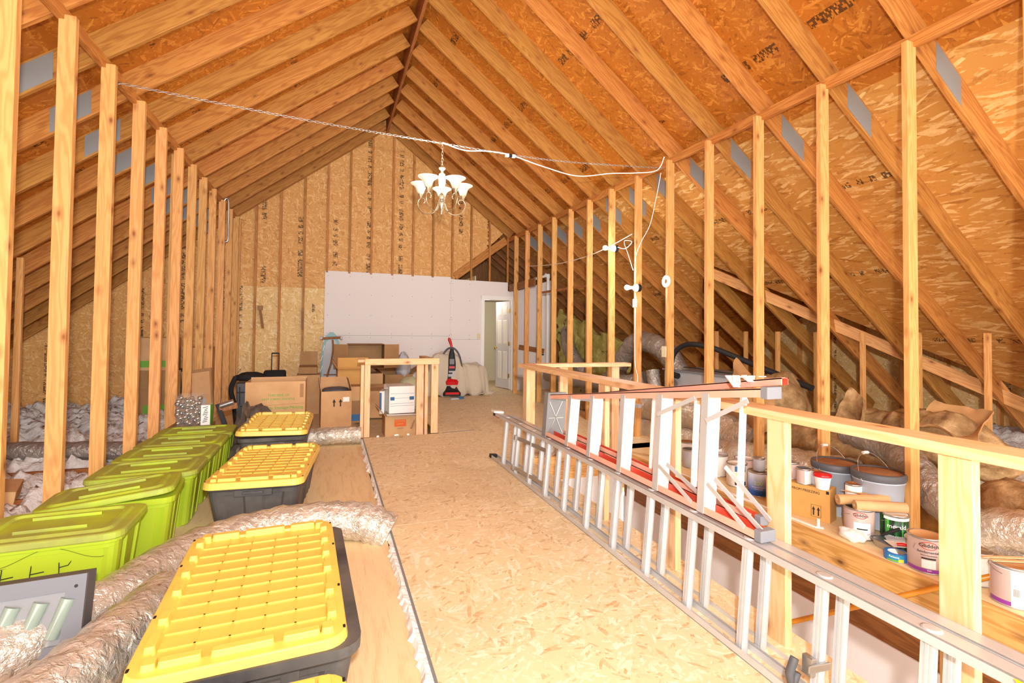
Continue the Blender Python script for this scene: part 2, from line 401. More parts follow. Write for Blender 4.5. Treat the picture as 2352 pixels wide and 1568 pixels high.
# rafters with gang-nail plates
def rafter(side, y, xe, idx, where, plates=True):
    xa, xb = XC+side*.02, XC+side*xe
    n = Vector((side*SL, 0, 1)).normalized()
    p0 = Vector((xa, y, zr(xa)))+n*RW/2; p1 = Vector((xb, y, zr(xb)))+n*RW/2
    d = (p1-p0).normalized()
    o = lumber('rafter', 'rafter', p0, p1, RW, .038)
    tag(o, 'sloping pine rafter of the %s roof slope, %s from the camera end' % (where, ordinal(idx)), 'rafter', 'rafters of the %s roof slope' % where)
    if plates:
        xp = XC+side*(2.93 if side > 0 else 2.98); c = Vector((xp, y, zr(xp)))+n*(RW*.5)
        L = (c-p0).length
        q = MB()
        hh, ll, sk = RW*.44, .17, .06
        # parallelogram pressed on the near face; local y is +-world y
        sg = -1 if (o.matrix_world.to_3x3() @ Vector((0, 1, 0))).y > 0 else 1
        yy = sg*.0205
        xs = 1 if (o.matrix_world.to_3x3() @ Vector((1, 0, 0))).z > 0 else -1
        vs = []
        for a in (yy-.001, yy+.001):
            vs += [(-hh*.95*xs, a, L-ll+sk), (-hh*.95*xs, a, L+ll+sk), (hh*.95*xs, a, L+ll-sk), (hh*.95*xs, a, L-ll-sk)]
        q.add(vs, [(0, 1, 2, 3), (7, 6, 5, 4), (0, 4, 5, 1), (1, 5, 6, 2), (2, 6, 7, 3), (3, 7, 4, 0)])
        q.build('nail_plate', 'galv', o)
    return o
ys = [.31+.615*k for k in range(16)]
for i, y in enumerate(ys):
    yy = y
    rafter(1, yy+.0, 6.75, i, 'right')
for i in range(16):
    y = .8+.61*i
    if y < YG-.1: rafter(-1, y, 6.2, i, 'left')
rafter(-1, YG-.08, 2.6, 16, 'left', False); rafter(1, YG-.08, 2.6, 16, 'right', False)
# gable studs
gx = [-1.29+.406*k for k in range(13)]
for i, x in enumerate(gx):
    zb = 0 if x < -.1 else (2.36 if x < 2.4 else 2.33)
    tag(lumber('gable_stud', 'rafter', (x, YG-.045, zb), (x, YG-.045, zr(x)+.05), .038, .05), 'thin upright stud on the strand board gable, %s from the left' % ordinal(i), 'stud', 'studs of the gable wall')

# cross wing seen past the valley on the right, and the space past the gable
def wz(y): return 2.34-.62*abs(y-5.85)
for sg_, ye in ((-1, 1.6), (1, 10.1)):
    a = [Vector(p) for p in ((5.1, 5.85, 2.36), (8.62, 5.85, 2.36), (8.62, ye, wz(ye)+.02), (8.3 if sg_ < 0 else 8.6, ye, wz(ye)+.02))]
    if sg_ < 0: a = [Vector(p) for p in ((5.1, 5.85, 2.36), (8.62, 5.85, 2.36), (8.62, 1.9, wz(1.9)+.02), (7.35, 3.2, wz(3.2)+.02))]
    mw = frame(a[0], (0, 1, -.62*sg_), (1, 0, 0)); iv = mw.inverted(); b = [iv @ p for p in a]
    struct(MB().loft([b, [p+Vector((0, 0, .012*(1 if (mw.to_3x3() @ Vector((0, 0, 1))).z > 0 else -1))) for p in b]]).build('ceiling', 'roof', mw=mw), 'roof deck of the cross wing')
mw = frame((8.6, 0, 0), (0, -1, 0), (0, 0, 1))
a = [Vector((-y, z, 0)) for y, z in [(-2, -.6), (12.6, -.6), (12.6, -.2), (10.1, -.2), (5.85, 2.34), (1.9, -.1), (-2, -.2)]]
struct(MB().loft([[p+Vector((0, 0, -.02)) for p in a], a]).build('wall_right', 'gable_low', mw=mw), 'strand board wall of the cross wing')
for k in range(12):
    y = 2.2+.61*k
    tag(lumber('wing_stud', 'stud', (8.555, y, -.1), (8.555, y, max(wz(y), .1)-.02), .089, .038, upv=(0, 1, 0)), 'far stud of the strand board wall past the right rafters, %s from the camera end' % ordinal(k), 'stud', 'far studs of the cross wing wall')
struct(MB().box(-7.4, 9, 12.6, 12.62, -1, 6).build('wall_hall_end', 'ridge'))  # dark wood colour stands in for the shade seen through the opening
# roof space past the gable, its shade put into the dark wood colour
for k in range(5):
    y = 10.45+.46*k; n_ = Vector((SL, 0, 1)).normalized()*.095
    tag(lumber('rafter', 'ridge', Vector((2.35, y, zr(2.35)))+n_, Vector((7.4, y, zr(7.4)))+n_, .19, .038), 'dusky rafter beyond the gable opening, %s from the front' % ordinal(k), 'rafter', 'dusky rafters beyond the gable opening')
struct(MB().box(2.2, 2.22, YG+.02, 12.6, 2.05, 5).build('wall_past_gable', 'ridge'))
struct(MB().box(-1.6, 8.6, -2.5, 12.6, -.75, -.7).build('floor_below', 'ridge')) if 0 else None
struct(MB().box(-1.6, 1.88, -2.5, 12.6, -.45, -.4).build('floor', 'ply'), 'added slab under the decks that blocks light')  # added to stop background light leaking up through the floor gaps
struct(MB().box(1.88, 4.7, 4.66, 12.6, -.45, -.4).build('floor', 'ply'), 'added slab under the far deck that blocks light')  # added like the slab before it, closing the leak farther back
struct(MB().box(3.6, 8.6, YG, 12.6, -.14, -.12).build('floor', 'ply'), 'boards behind the far wall')
tag(lumber('valley_board', 'rafter', (2.42, YG-.02, 2.40), (3.55, YG-.02, 3.24), .16, .04), 'slanting valley board above the drywall beside the door', 'board')
# valley board on the right slope
tag(lumber('valley_board', 'stud', (5.15, 5.85, 2.22), (7.45, 3.1, .42), .14, .038, upv=(.6, .75, .3)), 'long slanting valley board crossing behind the right rafters', 'board')
# white foam strip and metal edge along the deck
m = MB(); n = 260; ring = []
for i in range(n+1):
    y = .6+5.5*i/n; wd = .016+.05*abs(mnoise.noise(Vector((y*3, 0, 0))))+.03*abs(mnoise.noise(Vector((y*17, 0, 0))))+.012*(y < 3)
    ring.append([Vector((.385, y, -.028)), Vector((.385, y, -.004)), Vector((.385-wd*.6, y, .012*mnoise.noise(Vector((y*15, 1, 0))))), Vector((.385-wd, y, -.028))])
m.loft(ring, smooth=False)
tag(m.build('foam_sealant', 'foam'), 'ragged white foam bead along the left edge of the deck', 'foam')
tag(MB().box(.384, .394, .5, 6.12, -.02, .006).build('metal_edging', 'galv'), 'grey metal strip along the left edge of the deck', 'edging')
# ============================================================ materials for things
M['green'] = flat('lime_plastic', 'acc430', .42, bumps=(60, .05, .001))
def dusty(name, base, dust, amt, rough=.5, scale=3.5):
    m, nt, b = nm(name, rough, 0, .35); g = G(nt); o, v, r = g.objco()
    n = g.noise(v, scale, 5, .6)
    g.l(g.mix(g.ramp(n, [(.42-amt*.25, (0, 0, 0, 1)), (.75-amt*.25, (.9, .9, .9, 1))]), srgb(base), srgb(dust)), b.inputs['Base Color'])
    return m
M['green_lid'] = dusty('dusty_lime_lid', 'acc430', '94984e', .45)
M['yellow'] = flat('yellow_plastic', 'ecc85c', .38, bumps=(60, .04, .001))
M['black'] = dusty('dusty_black_plastic', '3a3a3c', '66625e', .3)
M['rubber'] = flat('black_rubber', '1d1d1f', .6)
M['darkgrey'] = flat('dark_grey', '55565a', .5)
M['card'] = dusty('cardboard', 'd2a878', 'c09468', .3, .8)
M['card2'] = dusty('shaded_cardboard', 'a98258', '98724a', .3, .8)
M['cardbright'] = dusty('bright_cardboard', 'd7a35c', 'cb9650', .3, .75)
M['paper'] = flat('white_paper', 'f0eeea', .7)
M['ink'] = flat('black_ink', '2a2622', .7)
M['greenink'] = flat('green_ink', '6aa53a', .7)
M['orangeink'] = flat('orange_ink', 'e0642a', .7)
M['blueink'] = flat('blue_ink', '3a6a9a', .7)
M['steel'] = flat('steel', 'b9b9b8', .3, .85)
M['nickel'] = flat('brushed_nickel', 'c9c0a8', .28, .85)
M['red'] = flat('red_fibreglass', 'd8543c', .45, vary=.15)
M['pinkred'] = flat('faded_flashlit_fibreglass', 'eeb49e', .5, vary=.08)  # outer rail faces: flash wash and some fading put into the pale colour
M['redgloss'] = flat('red_plastic', 'd01c22', .3)
M['tan'] = flat('masking_paper', 'c99a68', .7)
M['copper'] = flat('varnished_dowel', 'b9741f', .3)
M['brass'] = flat('brass', 'c9a24a', .3, .8)
M['cream'] = flat('cream_paint', 'ddd0ae', .7)
M['doorpaint'] = flat('door_white', 'd9d6dc', .5)
M['cloth'] = flat('drop_cloth', 'cfc3ae', .9, bumps=(60, .3, .004))
M['fabric'] = dusty('grey_tarp', '5c544c', '85796c', .4, .8)
M['blackcloth'] = flat('black_cloth', '1c1a1a', .85, bumps=(80, .5, .004))
M['kraft'] = dusty('kraft_facing', 'b98d5c', 'a3794e', .3, .75)
def fluffy(name, a, b_, c, scale, bs):
    m, nt, b = nm(name, .95, 0, .1); g = G(nt); o, v, r = g.objco()
    n = g.noise(v, scale, 6, .65); n2 = g.noise(v, scale*.25, 3)
    t = g.math('ADD', g.math('MULTIPLY', n, .7), g.math('MULTIPLY', n2, .3))
    g.l(g.ramp(t, [(.3, srgb(a)), (.5, srgb(b_)), (.68, srgb(c))]), b.inputs['Base Color'])
    g.bump(n, b, bs, .03); return m
M['batt'] = fluffy('glass_wool_batt', '6e5236', '9c7c54', 'c8a87c', 9, .8)
M['loosefill'] = fluffy('blown_insulation', 'd8d4d2', 'eeecea', 'fafafa', 22, .8)
M['yellowbatt'] = fluffy('yellow_glass_wool', '8a8440', 'aca35a', 'c6bc7a', 7, .8)
def foilm(name, col, rough):
    m, nt, b = nm(name, rough, .55, .6); g = G(nt); o, v, r = g.objco()
    b.inputs['Base Color'].default_value = srgb(col)
    n1 = g.noise(v, 28, 4, .6, .5); n2 = g.noise(v, 7, 2)
    g.l(g.ramp(n2, [(.3, srgb(col)), (.7, tuple(x*.75 for x in srgb(col)[:3])+(1,))]), b.inputs['Base Color'])
    g.bump(g.math('ADD', n1, n2), b, 1.0, .02); return m
M['foil'] = foilm('foil_duct_jacket', 'e6dfd2', .3)
M['foildark'] = foilm('grey_duct_jacket', 'b0a8a0', .33)
M['clear'] = flat('clear_plastic', 'dddddd', .08, trans=.0, alpha=.12)
M['glassy'] = flat('silver_ornament', 'c4c2b8', .14, .95)
M['ltgrey'] = flat('light_grey', 'b9bcc2', .55)
M['midgrey'] = flat('grey_card', '80838a', .6)
M['boxgrey'] = flat('grey_box_card', '5c5f66', .6); M['boxgrey2'] = flat('grey_box_front', '6e7178', .6); M['tubeglass'] = flat('green_glass_tube', '8a9a90', .1, spec=.8)
M['ltblue'] = flat('blue_cover', '9fc4c4', .8)
M['whitelid'] = flat('white_can_paint', 'e9e5e0', .5)
M['palemetal'] = flat('step_white', 'f4f4f2', .4, .1)

# ============================================================ totes
def ring(w, d, r, z, fx=None, fy=None, k=1, n=4, ms=26):
    pts = []
    def side(ax, sgn, ln, half, fn):
        for i in range(ms+1):
            u = -1+2*i/ms
            q = half-(fn(u)*k if fn else 0)
            c = u*ln
            pts.append(Vector((sgn*q, sgn*c, z)) if ax == 'x' else Vector((-sgn*c, sgn*q, z)))
    def arc(cx, cy, a0):
        for i in range(1, n):
            a = math.radians(a0+90*i/n); pts.append(Vector((cx+r*math.cos(a), cy+r*math.sin(a), z)))
    side('x', 1, d/2-r, w/2, fx); arc(w/2-r, d/2-r, 0)
    side('y', 1, w/2-r, d/2, fy); arc(-w/2+r, d/2-r, 90)
    side('x', -1, d/2-r, w/2, fx); arc(-w/2+r, -d/2+r, 180)
    side('y', -1, w/2-r, d/2, fy); arc(w/2-r, -d/2+r, 270)
    return pts
def green_tote(loc, rz, label, lidrot=(0, 0, 0), lidoff=(0, 0, 0), W=.62, D=.44, Hh=.37):
    t = thing('storage_tote', label, 'storage box', loc, rz, 'lime green totes along the left knee wall')
    fx = lambda u: .022 if .45 < abs(u) < .8 else 0
    fy = lambda u: .012 if abs(u) > .93 else 0
    m = MB(); a = (W-.11, D-.10); b = (W-.035, D-.035)
    def at(q, z, **kw): return ring(a[0]+(b[0]-a[0])*q, a[1]+(b[1]-a[1])*q, .055, z, **kw)
    m.loft([ring(a[0]-.03, a[1]-.03, .04, 0), at(0, .012, fx=fx, fy=fy), at(.8, Hh*.8, fx=fx, fy=fy), at(.82, Hh*.805, fx=fx, fy=fy, k=.1), at(.86, Hh*.86), ring(b[0]+.015, b[1]+.015, .06, Hh*.87), ring(b[0]+.02, b[1]+.02, .06, Hh*.96)], smooth=False)
    m.build('body', 'green', t, bevel=0)
    l = MB(); z = Hh*.93
    l.loft([rr(W-.004, D-.004, .07, -.026), rr(W, D, .07, -.02), rr(W-.004, D-.004, .07, .004), rr(W-.02, D-.02, .065, .008),
            rr(W-.10, D-.07, .05, .008), rr(W-.125, D-.10, .045, .018), rr(W-.17, D-.13, .04, .018), rr(W-.19, D-.15, .03, .006), rr(W-.21, D-.17, .03, .006)])
    # ridge bars of the sunken panel
    for s in (-1, 1): l.box(-W*.22, W*.22, s*D*.20-.006, s*D*.20+.006, .005, .02)
    o = l.build('lid', 'green_lid', t, (lidoff[0], lidoff[1], z+.018+lidoff[2]), lidrot, bevel=.002)
    return t
g1 = green_tote((-1.20, 3.0, -.03), .03, 'lime green tote with black marker letters, nearest the camera')
m = MB()   # marker letters JEEP-like strokes: J E E P as drawn
def stroke(pts): m.tube([Vector((p[0], 0, p[1])) for p in pts], .0022, 5, smooth=False)
for pts in ([(0, .09), (.07, .1)], [(.035, .095), (.035, .02), (.02, 0)], [(.1, .09), (.16, .1)], [(.11, .09), (.105, .0), (.17, .012)], [(.105, .05), (.15, .055)],
            [(.2, .1), (.26, .11)], [(.21, .1), (.205, .01), (.27, .02)], [(.205, .055), (.255, .06)], [(.305, .12), (.31, .02)], [(.3, .115), (.34, .125), (.355, .1), (.34, .075), (.31, .07)]):
    stroke(pts)
m.build('marker_lettering', 'ink', g1, (-.235, -.2020, .165), (math.radians(-7), 0, 0))
m = MB(); m.tube([Vector((-.28+.02*i, 0, .03*math.sin(i*.33+2.6)+.0)) for i in range(27)], .0008, 4); m.build('marker_line', 'ink', g1, (0, -.2045, .295), (math.radians(-7), 0, 0))
green_tote((-1.13, 3.50, -.03), .10, 'lime green tote with its lid tilted open, second from the camera', (math.radians(-2), math.radians(-5), .03), (-.02, -.01, .012))
green_tote((-1.12, 4.00, -.03), .02, 'lime green tote right behind the one with the tilted lid', (0, math.radians(-1), 0))
green_tote((-1.125, 4.43, -.03), .0, 'lime green tote in the middle of the row, fourth from the camera')
green_tote((-1.13, 4.86, -.03), .0, 'lime green tote second from the far end of the row')
green_tote((-1.13, 5.30, -.03), .04, 'lime green tote at the far end of the row, beside the ornaments')
def yellow_tote(loc, rz, label, bodyoff=(0, 0), lidrot=(0, 0, 0), lz=.0, W=.60, L=1.03, Hh=.36):
    t = thing('storage_tote', label, 'storage box', loc, rz, 'black totes with yellow lids')
    fx = lambda u: .012 if (int((u+1)*6.5) % 2 == 0 and abs(u) < .95) else 0
    fy = lambda u: .014 if (.25 < abs(u) < .8) else 0
    m = MB(); a = (W-.14, L-.14); b = (W-.045, L-.045)
    def at(q, z, **kw): return ring(a[0]+(b[0]-a[0])*q, a[1]+(b[1]-a[1])*q, .05, z, **kw)
    m.loft([ring(a[0]-.03, a[1]-.03, .04, 0), at(0, .012, fx=fx, fy=fy), at(.75, Hh*.72, fx=fx, fy=fy), at(.76, Hh*.73, fx=fx, fy=fy, k=.05), at(.8, Hh*.8), ring(b[0]+.01, b[1]+.01, .06, Hh*.81), ring(b[0]+.03, b[1]+.03, .07, Hh*.84), ring(b[0]+.032, b[1]+.032, .07, Hh*.93)])
    bo = m.build('body', 'black', t, (bodyoff[0], bodyoff[1], 0))
    for s in (-1, 1):
        q = MB(); q.box(-.11, .11, s*(L/2-.03)-.012, s*(L/2-.03)+.012, Hh*.70, Hh*.85); q.box(-.06, .06, s*(L/2-.014)-.008, s*(L/2-.014)+.008, Hh*.74, Hh*.79)
        q.build('latch', 'black', bo, bevel=.004)
    l = MB(); z = Hh*.93+lz
    l.loft([rr(W-.002, L-.002, .07, -.04), rr(W, L, .07, -.036), rr(W-.012, L-.012, .066, -.002), rr(W-.02, L-.02, .06, .002), rr(W-.105, L-.11, .035, .002), rr(W-.115, L-.12, .03, -.008)])
    lo = l.build('lid', 'yellow', t, (0, 0, z+.012), lidrot, bevel=.0015)
    q = MB(); iw, il = W-.13, L-.14
    nx, ny = 5, 11
    for i in range(1, nx): q.box(-iw/2+iw*i/nx-.003, -iw/2+iw*i/nx+.003, -il/2, il/2, -.009, -.003)
    for j in range(1, ny): q.box(-iw/2, iw/2, -il/2+il*j/ny-.003, -il/2+il*j/ny+.003, -.009, -.003)
    q.build('grid_ribs', 'yellow', lo)
    def blk(cx, cy, w, d, h=.02):
        q = MB(); q.loft([rr(w, d, .008, -.008, 2, cx, cy), rr(w-.008, d-.008, .006, h, 2, cx, cy)]); q.build('raised_block', 'yellow', lo, bevel=.002)
    for s in (-1, 1):
        for yy in (-.335, -.2, -.02, .12, .26, .39): blk(s*(W/2-.048), yy*L, .034, .06 if yy > -.3 else .09)
        blk(0, s*(L/2-.055), .17, .036)
        for xx in (-.16, .16): blk(xx, s*(L/2-.055), .11, .036)
        for xx in (-.235, .235): blk(xx, s*(L/2-.06), .04, .05)
    for sx in (-1, 1):
        for yy in (-.44, -.17, .2, .45): q = MB(); q.loft([rr(.008, .018, .003, .0015, 2, sx*(W/2-.014), yy*L), rr(.008, .018, .003, .0032, 2, sx*(W/2-.014), yy*L)]); q.build('lock_hole', 'rubber', lo)
    return t
yellow_tote((-.245, 2.14, -.03), math.radians(2.6), 'black tote with big yellow ribbed lid shifted left of its body, in the foreground', (.045, -.015), (0, 0, 0), .015)
yellow_tote((-.215, 1.0, -.03), math.radians(2.0), 'yellow lidded black tote cut off by the bottom of the photo', lz=-.005)
yellow_tote((-.395, 4.03, -.03), math.radians(-5), 'black tote with yellow lid in the middle, beside the green totes')
yellow_tote((-.46, 5.42, -.03), math.radians(-1.5), 'farthest yellow lidded black tote, in front of the tall moving box', (0, .02), (math.radians(0), math.radians(1.5), 0), .05)

# ============================================================ ducts
def duct(name, pts, r, mat, label, n=18, jit=.035, seg=10, cat='duct', kinks=1):
    P = spline(pts, seg); rad = []
    for i in range(len(P)): rad.append(r*(1+.05*math.sin(i*2.1)*kinks+random.uniform(-.03, .03)*kinks))
    m = MB().tube(P, rad, n, True, jit)
    return tag(m.build(name, mat), label, cat)
duct('flexible_duct', [(-1.55, 2.12, .1), (-1.15, 2.3, .1), (-.88, 2.62, .09), (-.72, 3.0, .09), (-.45, 3.25, .09), (-.1, 3.30, .1), (.2, 3.28, .08), (.375, 3.22, -.0)], .115, 'foil', 'silver foil duct winding from lower left past the big yellow lid to the deck edge')
duct('flexible_duct', [(-1.6, 1.25, .09), (-1.15, 1.62, .1), (-.86, 1.95, .1), (-.72, 2.3, .1), (-.66, 2.62, .08)], .12, 'foil', 'silver foil duct in the bottom left corner beside the big yellow lid')
duct('flexible_duct', [(-.25, 5.98, .07), (.0, 5.98, .08), (.2, 5.97, .08), (.355, 5.96, .07)], .095, 'foil', 'short length of foil duct in front of the arrow box')
# right hand side
duct('flexible_duct', [(4.6, 8.3, .2), (4.6, 7.5, .45), (4.6, 7.15, .8), (4.6, 6.75, 1.12), (4.6, 6.35, 1.12), (4.62, 5.95, .95), (4.65, 5.6, .5)], .15, 'foildark', 'grey duct arching up behind the right knee wall', jit=.02)
duct('flexible_duct', [(4.3, 5.9, .75), (4.3, 5.85, .55), (4.35, 5.8, .35)], .09, 'foildark', 'short grey duct dropping beside the arched duct')
duct('flexible_duct', [(3.9, 8.6, .45), (4.1, 7.6, .42), (4.2, 6.6, .5), (4.4, 6.2, .6)], .11, 'foildark', 'slim foil duct leading into the arched duct')
duct('flexible_duct', [(4.8, 9.6, 1.3), (4.7, 9.3, .95), (4.75, 9.1, .7), (4.9, 8.8, .35)], .14, 'foildark', 'dark duct leaning against the yellow insulation, far right')
duct('flexible_duct', [(3.95, 6.4, .15), (3.95, 5.7, .25), (3.95, 5.0, .3), (4.0, 4.4, .28), (4.05, 3.9, .16)], .17, 'foil', 'fat crinkled foil duct behind the red ladder, upper one')
duct('flexible_duct', [(3.85, 6.0, -.02), (3.85, 5.3, .02), (3.85, 4.7, .04), (3.9, 4.1, .02), (3.95, 3.3, .1), (4.0, 2.8, .12)], .16, 'foil', 'fat crinkled foil duct behind the red ladder, lower one beside the paint cans')
duct('flexible_duct', [(2.4, 5.1, .06), (2.35, 4.86, .07), (2.1, 4.75, .0)], .10, 'foil', 'foil duct end behind the lower part of the long ladder')
duct('insulated_duct', [(4.2, 3.0, .45), (4.05, 2.55, .42), (3.85, 2.3, .36), (3.76, 2.1, .22), (3.8, 1.85, .08), (3.9, 1.6, .02)], .11, 'foildark', 'curved insulated duct beside the right bucket')
duct('insulated_duct', [(3.8, 2.0, .0), (3.78, 1.75, .15), (3.8, 1.5, .14), (3.85, 1.2, .12), (3.9, .9, .1)], .12, 'foil', 'foil duct at the right edge behind the paint cans')

# ============================================================ stair guard
def post(p0, p1, label, w=.038, t=.089, upv=(0, 1, 0), group=None, name='guard_post'):
    return tag(lumber(name, 'newpine', p0, p1, w, t, upv, bevel=.003), label, 'post', group)
RX = 1.80
gr = thing('stair_railing', 'new pine guard rail on posts along the stair opening, behind the ladders', 'railing', (RX, 2.5, 0))
bpy.context.view_layer.update()
def part(o, parent):
    mw = o.matrix_world.copy(); o.parent = parent; o.matrix_parent_inverse = parent.matrix_world.inverted(); o.matrix_world = mw; return o
for y in (4.46, 3.02, 2.28, 1.59, .95):
    part(lumber('post', 'newpine', (RX, y, 0), (RX, y, .925), .038, .089), gr)
part(lumber('post', 'newpine', (RX+.05, 4.49, 0), (RX+.05, 4.49, .925), .089, .038), gr)
part(lumber('top_rail', 'newpine', (RX+.03, 4.6, .944), (RX+.03, .3, .944), .036, .14, upv=(1, 0, 0)), gr)
for x in (2.25, 2.86): part(lumber('post', 'newpine', (x, 4.58, 0), (x, 4.58, .925), .089, .038), gr)
part(lumber('top_rail', 'newpine', (1.9, 4.58, .944), (2.98, 4.52, .944), .036, .14, upv=(0, 1, 0)), gr)

fr = thing('guard_frame', 'small new pine guard frame round the boxes in the middle of the room', 'railing', (.85, 6.2, 0))
bpy.context.view_layer.update()
for (x, y, w, t, zb) in ((.375, 6.19, .038, .089, 0), (.432, 6.16, .066, .038, 0), (1.085, 6.3, .089, .038, -.1), (1.16, 6.3, .038, .089, -.1), (1.245, 6.17, .085, .038, 0)):
    part(lumber('post', 'newpine', (x, y, zb), (x, y, .86), w, t), fr)
part(lumber('top_rail', 'newpine', (.40, 6.15, .896), (1.292, 6.15, .896), .075, .04, upv=(0, 1, 0)), fr)
part(lumber('top_rail', 'newpine', (.33, 6.36, .90), (1.10, 6.34, .90), .036, .14, upv=(0, 1, 0)), fr)
part(lumber('top_rail', 'newpine', (1.25, 6.18, .90), (1.25, 7.1, .90), .036, .089, upv=(1, 0, 0)), fr)

# ============================================================ aluminium extension ladder
def channel(m, x0, x1, z0, z1, y0, y1, tilt=0, lip=.012, th=.004, inner=1):
    """C rail along y; web is horizontal, flanges reach towards inner (+1 up, -1 down)"""
    zw0, zw1 = (z0, z0+th) if inner > 0 else (z1-th, z1)
    m.box(x0, x1, y0, y1, zw0, zw1); m.box(x0, x0+th, y0, y1, z0, z1); m.box(x1-th, x1, y0, y1, z0, z1)
    xm = (x0+x1)/2; m.box(xm-.004, xm+.004, y0, y1, (zw0-.003) if inner < 0 else zw1, (zw0) if inner < 0 else zw1+.003)
al = thing('extension_ladder', 'long aluminium extension ladder lying on its edge along the stair guard', 'ladder', (1.56, 2.5, 0), rot=(0, math.radians(5), 0))
ry = [4.52-.3264*k-2.5 for k in range(15)]
for s, (x0, y0, y1) in enumerate(((-.005, 2.30, -2.5), (.085, 2.18, -2.5))):
    sec = bpy.data.objects.new('ladder_section', None); COL.objects.link(sec); sec.parent = al
    m = MB(); channel(m, x0, x0+.075, 0, .03, y1, y0, inner=1); m.build('rail', 'alu', sec)
    m = MB(); channel(m, x0, x0+.075, .425, .455, y1, y0, inner=-1); m.build('rail', 'alu', sec)
    for k, y in enumerate(ry):
        yy = y+(.0 if s == 0 else -.01)
        m = MB(); xc = x0+.037
        pr_ = [Vector((xc+.018*math.cos(a)*(1.15 if abs(math.cos(a)) > .5 else 1), yy+.016*math.sin(a), 0)) for a in [2*PI*i/10 for i in range(10)]]
        m.loft([[p+Vector((0, 0, .004)) for p in pr_], [p+Vector((0, 0, .452)) for p in pr_]], smooth=False)
        for q in (-.012, .0, .012): m.box(xc-.022, xc-.016, yy+q-.003, yy+q+.003, .004, .45)
        m.build('rung', 'alu', sec)
        if s == 0:
            m = MB(); m.lathe([(.024, .0), (.026, .003), (.02, .004)], 16, (xc, yy, .455)); m.build('rung_end', 'alu', sec)
m = MB()
for z in (0, .425): m.box(-.012, .06, 2.29, 2.34, z-.004 if z else 0, z+.034)
m.build('rubber_foot', 'rubber', al)
m = MB(); m.box(-.03, .075, 2.26, 2.36, .455, .475); m.build('end_bracket', 'whitelid', al, bevel=.004)
m = MB(); m.box(-.03, -.008, ry[10]-.02, ry[10]+.02, .13, .19); m.box(-.05, .05, ry[10]-.028, ry[10]-.02, .15, .175); m.build('rung_clamp', 'steel', al, bevel=.003)
m = MB(); m.tube([(-.05, ry[10]+.03, .17), (-.07, ry[10]+.03, .12), (-.055, ry[10]+.03, .06), (-.035, ry[10]+.03, .12)], .014, 8); m.build('pulley', 'darkgrey', al)
for z0 in (.08, .34):
    m = MB(); m.bar((-.02, ry[1]-.05, z0), (.05, ry[3]+.05, z0), .008, .03); m.box(-.035, -.012, ry[1]-.08, ry[1]-.05, z0-.02, z0+.02); m.build('rung_lock', 'steel', al)
m = MB(); m.box(-.03, .075, -1.87, -1.83, .457, .463); m.add([(-.032, -1.87, .46), (-.032, -1.78, .46), (-.032, -1.87, .39), (-.026, -1.87, .46), (-.026, -1.78, .46), (-.026, -1.87, .39)], [(0, 1, 2), (5, 4, 3), (0, 3, 4, 1), (1, 4, 5, 2), (2, 5, 3, 0)]); m.build('guide_bracket', flat('yellow_bracket', 'e6cc1e', .4), al)

# ============================================================ red step ladder
sl = thing('step_ladder', 'red fibreglass step ladder lying on its side on the aluminium ladder', 'ladder', (1.62, 2.6, .458))
def zt(y): return .285+(1.2-y)*.135+.0      # height of the top rail above origin (y local)
y_far, y_near = 1.0, -1.05
m = MB()
def rail(m, x0, x1, ya, za, yb, zb, h=.032, openz=1):
    def seg(xa, xb, d0, d1):
        m.add([(xa, ya, za+d0), (xb, ya, za+d0), (xb, yb, zb+d0), (xa, yb, zb+d0), (xa, ya, za+d1), (xb, ya, za+d1), (xb, yb, zb+d1), (xa, yb, zb+d1)],
              [(0, 3, 2, 1), (4, 5, 6, 7), (0, 1, 5, 4), (1, 2, 6, 5), (2, 3, 7, 6), (3, 0, 4, 7)])
    seg(x0, x1, 0, .005) if openz > 0 else seg(x0, x1, h-.005, h)
    seg(x1-.005, x1, 0, h); m.cur = 1; seg(x0, x0+.005, 0, h); seg(x0, x0+.02, -.001, 0) if openz > 0 else seg(x0, x0+.02, h, h+.001); m.cur = 0
rail(m, 0, .075, y_far, 0, y_near, 0, .036); m.build('rail', ['red', 'pinkred'], sl)
zA, zB = .29, .57
m = MB(); rail(m, .035, .11, y_far, zA, y_near, zB, .036, -1); m.build('rail', ['red', 'pinkred'], sl)
for k, (y, dx) in enumerate(((.62, 0), (.3, 0), (-.07, 0), (-.42, 0), (-.76, 0))):
    z1 = zA+(y_far-y)/(y_far-y_near)*(zB-zA); sh = .03
    st = MB()
    st.add([(0, y, .006), (.072, y, .006), (.072+sh, y, z1), (sh, y, z1), (0, y+.012, .006), (.072, y+.012, .006), (.072+sh, y+.012, z1), (sh, y+.012, z1)],
           [(0, 1, 2, 3), (7, 6, 5, 4), (0, 4, 5, 1), (1, 5, 6, 2), (2, 6, 7, 3), (3, 7, 4, 0)])
    so = st.build('step', 'palemetal', sl)
    fl = MB()
    fl.add([(-.004, y+.04, .004), (-.004, y-.004, .004), (sh-.004, y-.004, z1+.02), (sh-.004, y+.04, z1+.02), (0, y+.04, .004), (0, y-.004, .004), (sh, y-.004, z1+.02), (sh, y+.04, z1+.02)],
           [(3, 2, 1, 0), (4, 5, 6, 7), (0, 1, 5, 4), (2, 3, 7, 6), (1, 2, 6, 5), (3, 0, 4, 7)])
    fl.build('step_flange', 'alu', so)
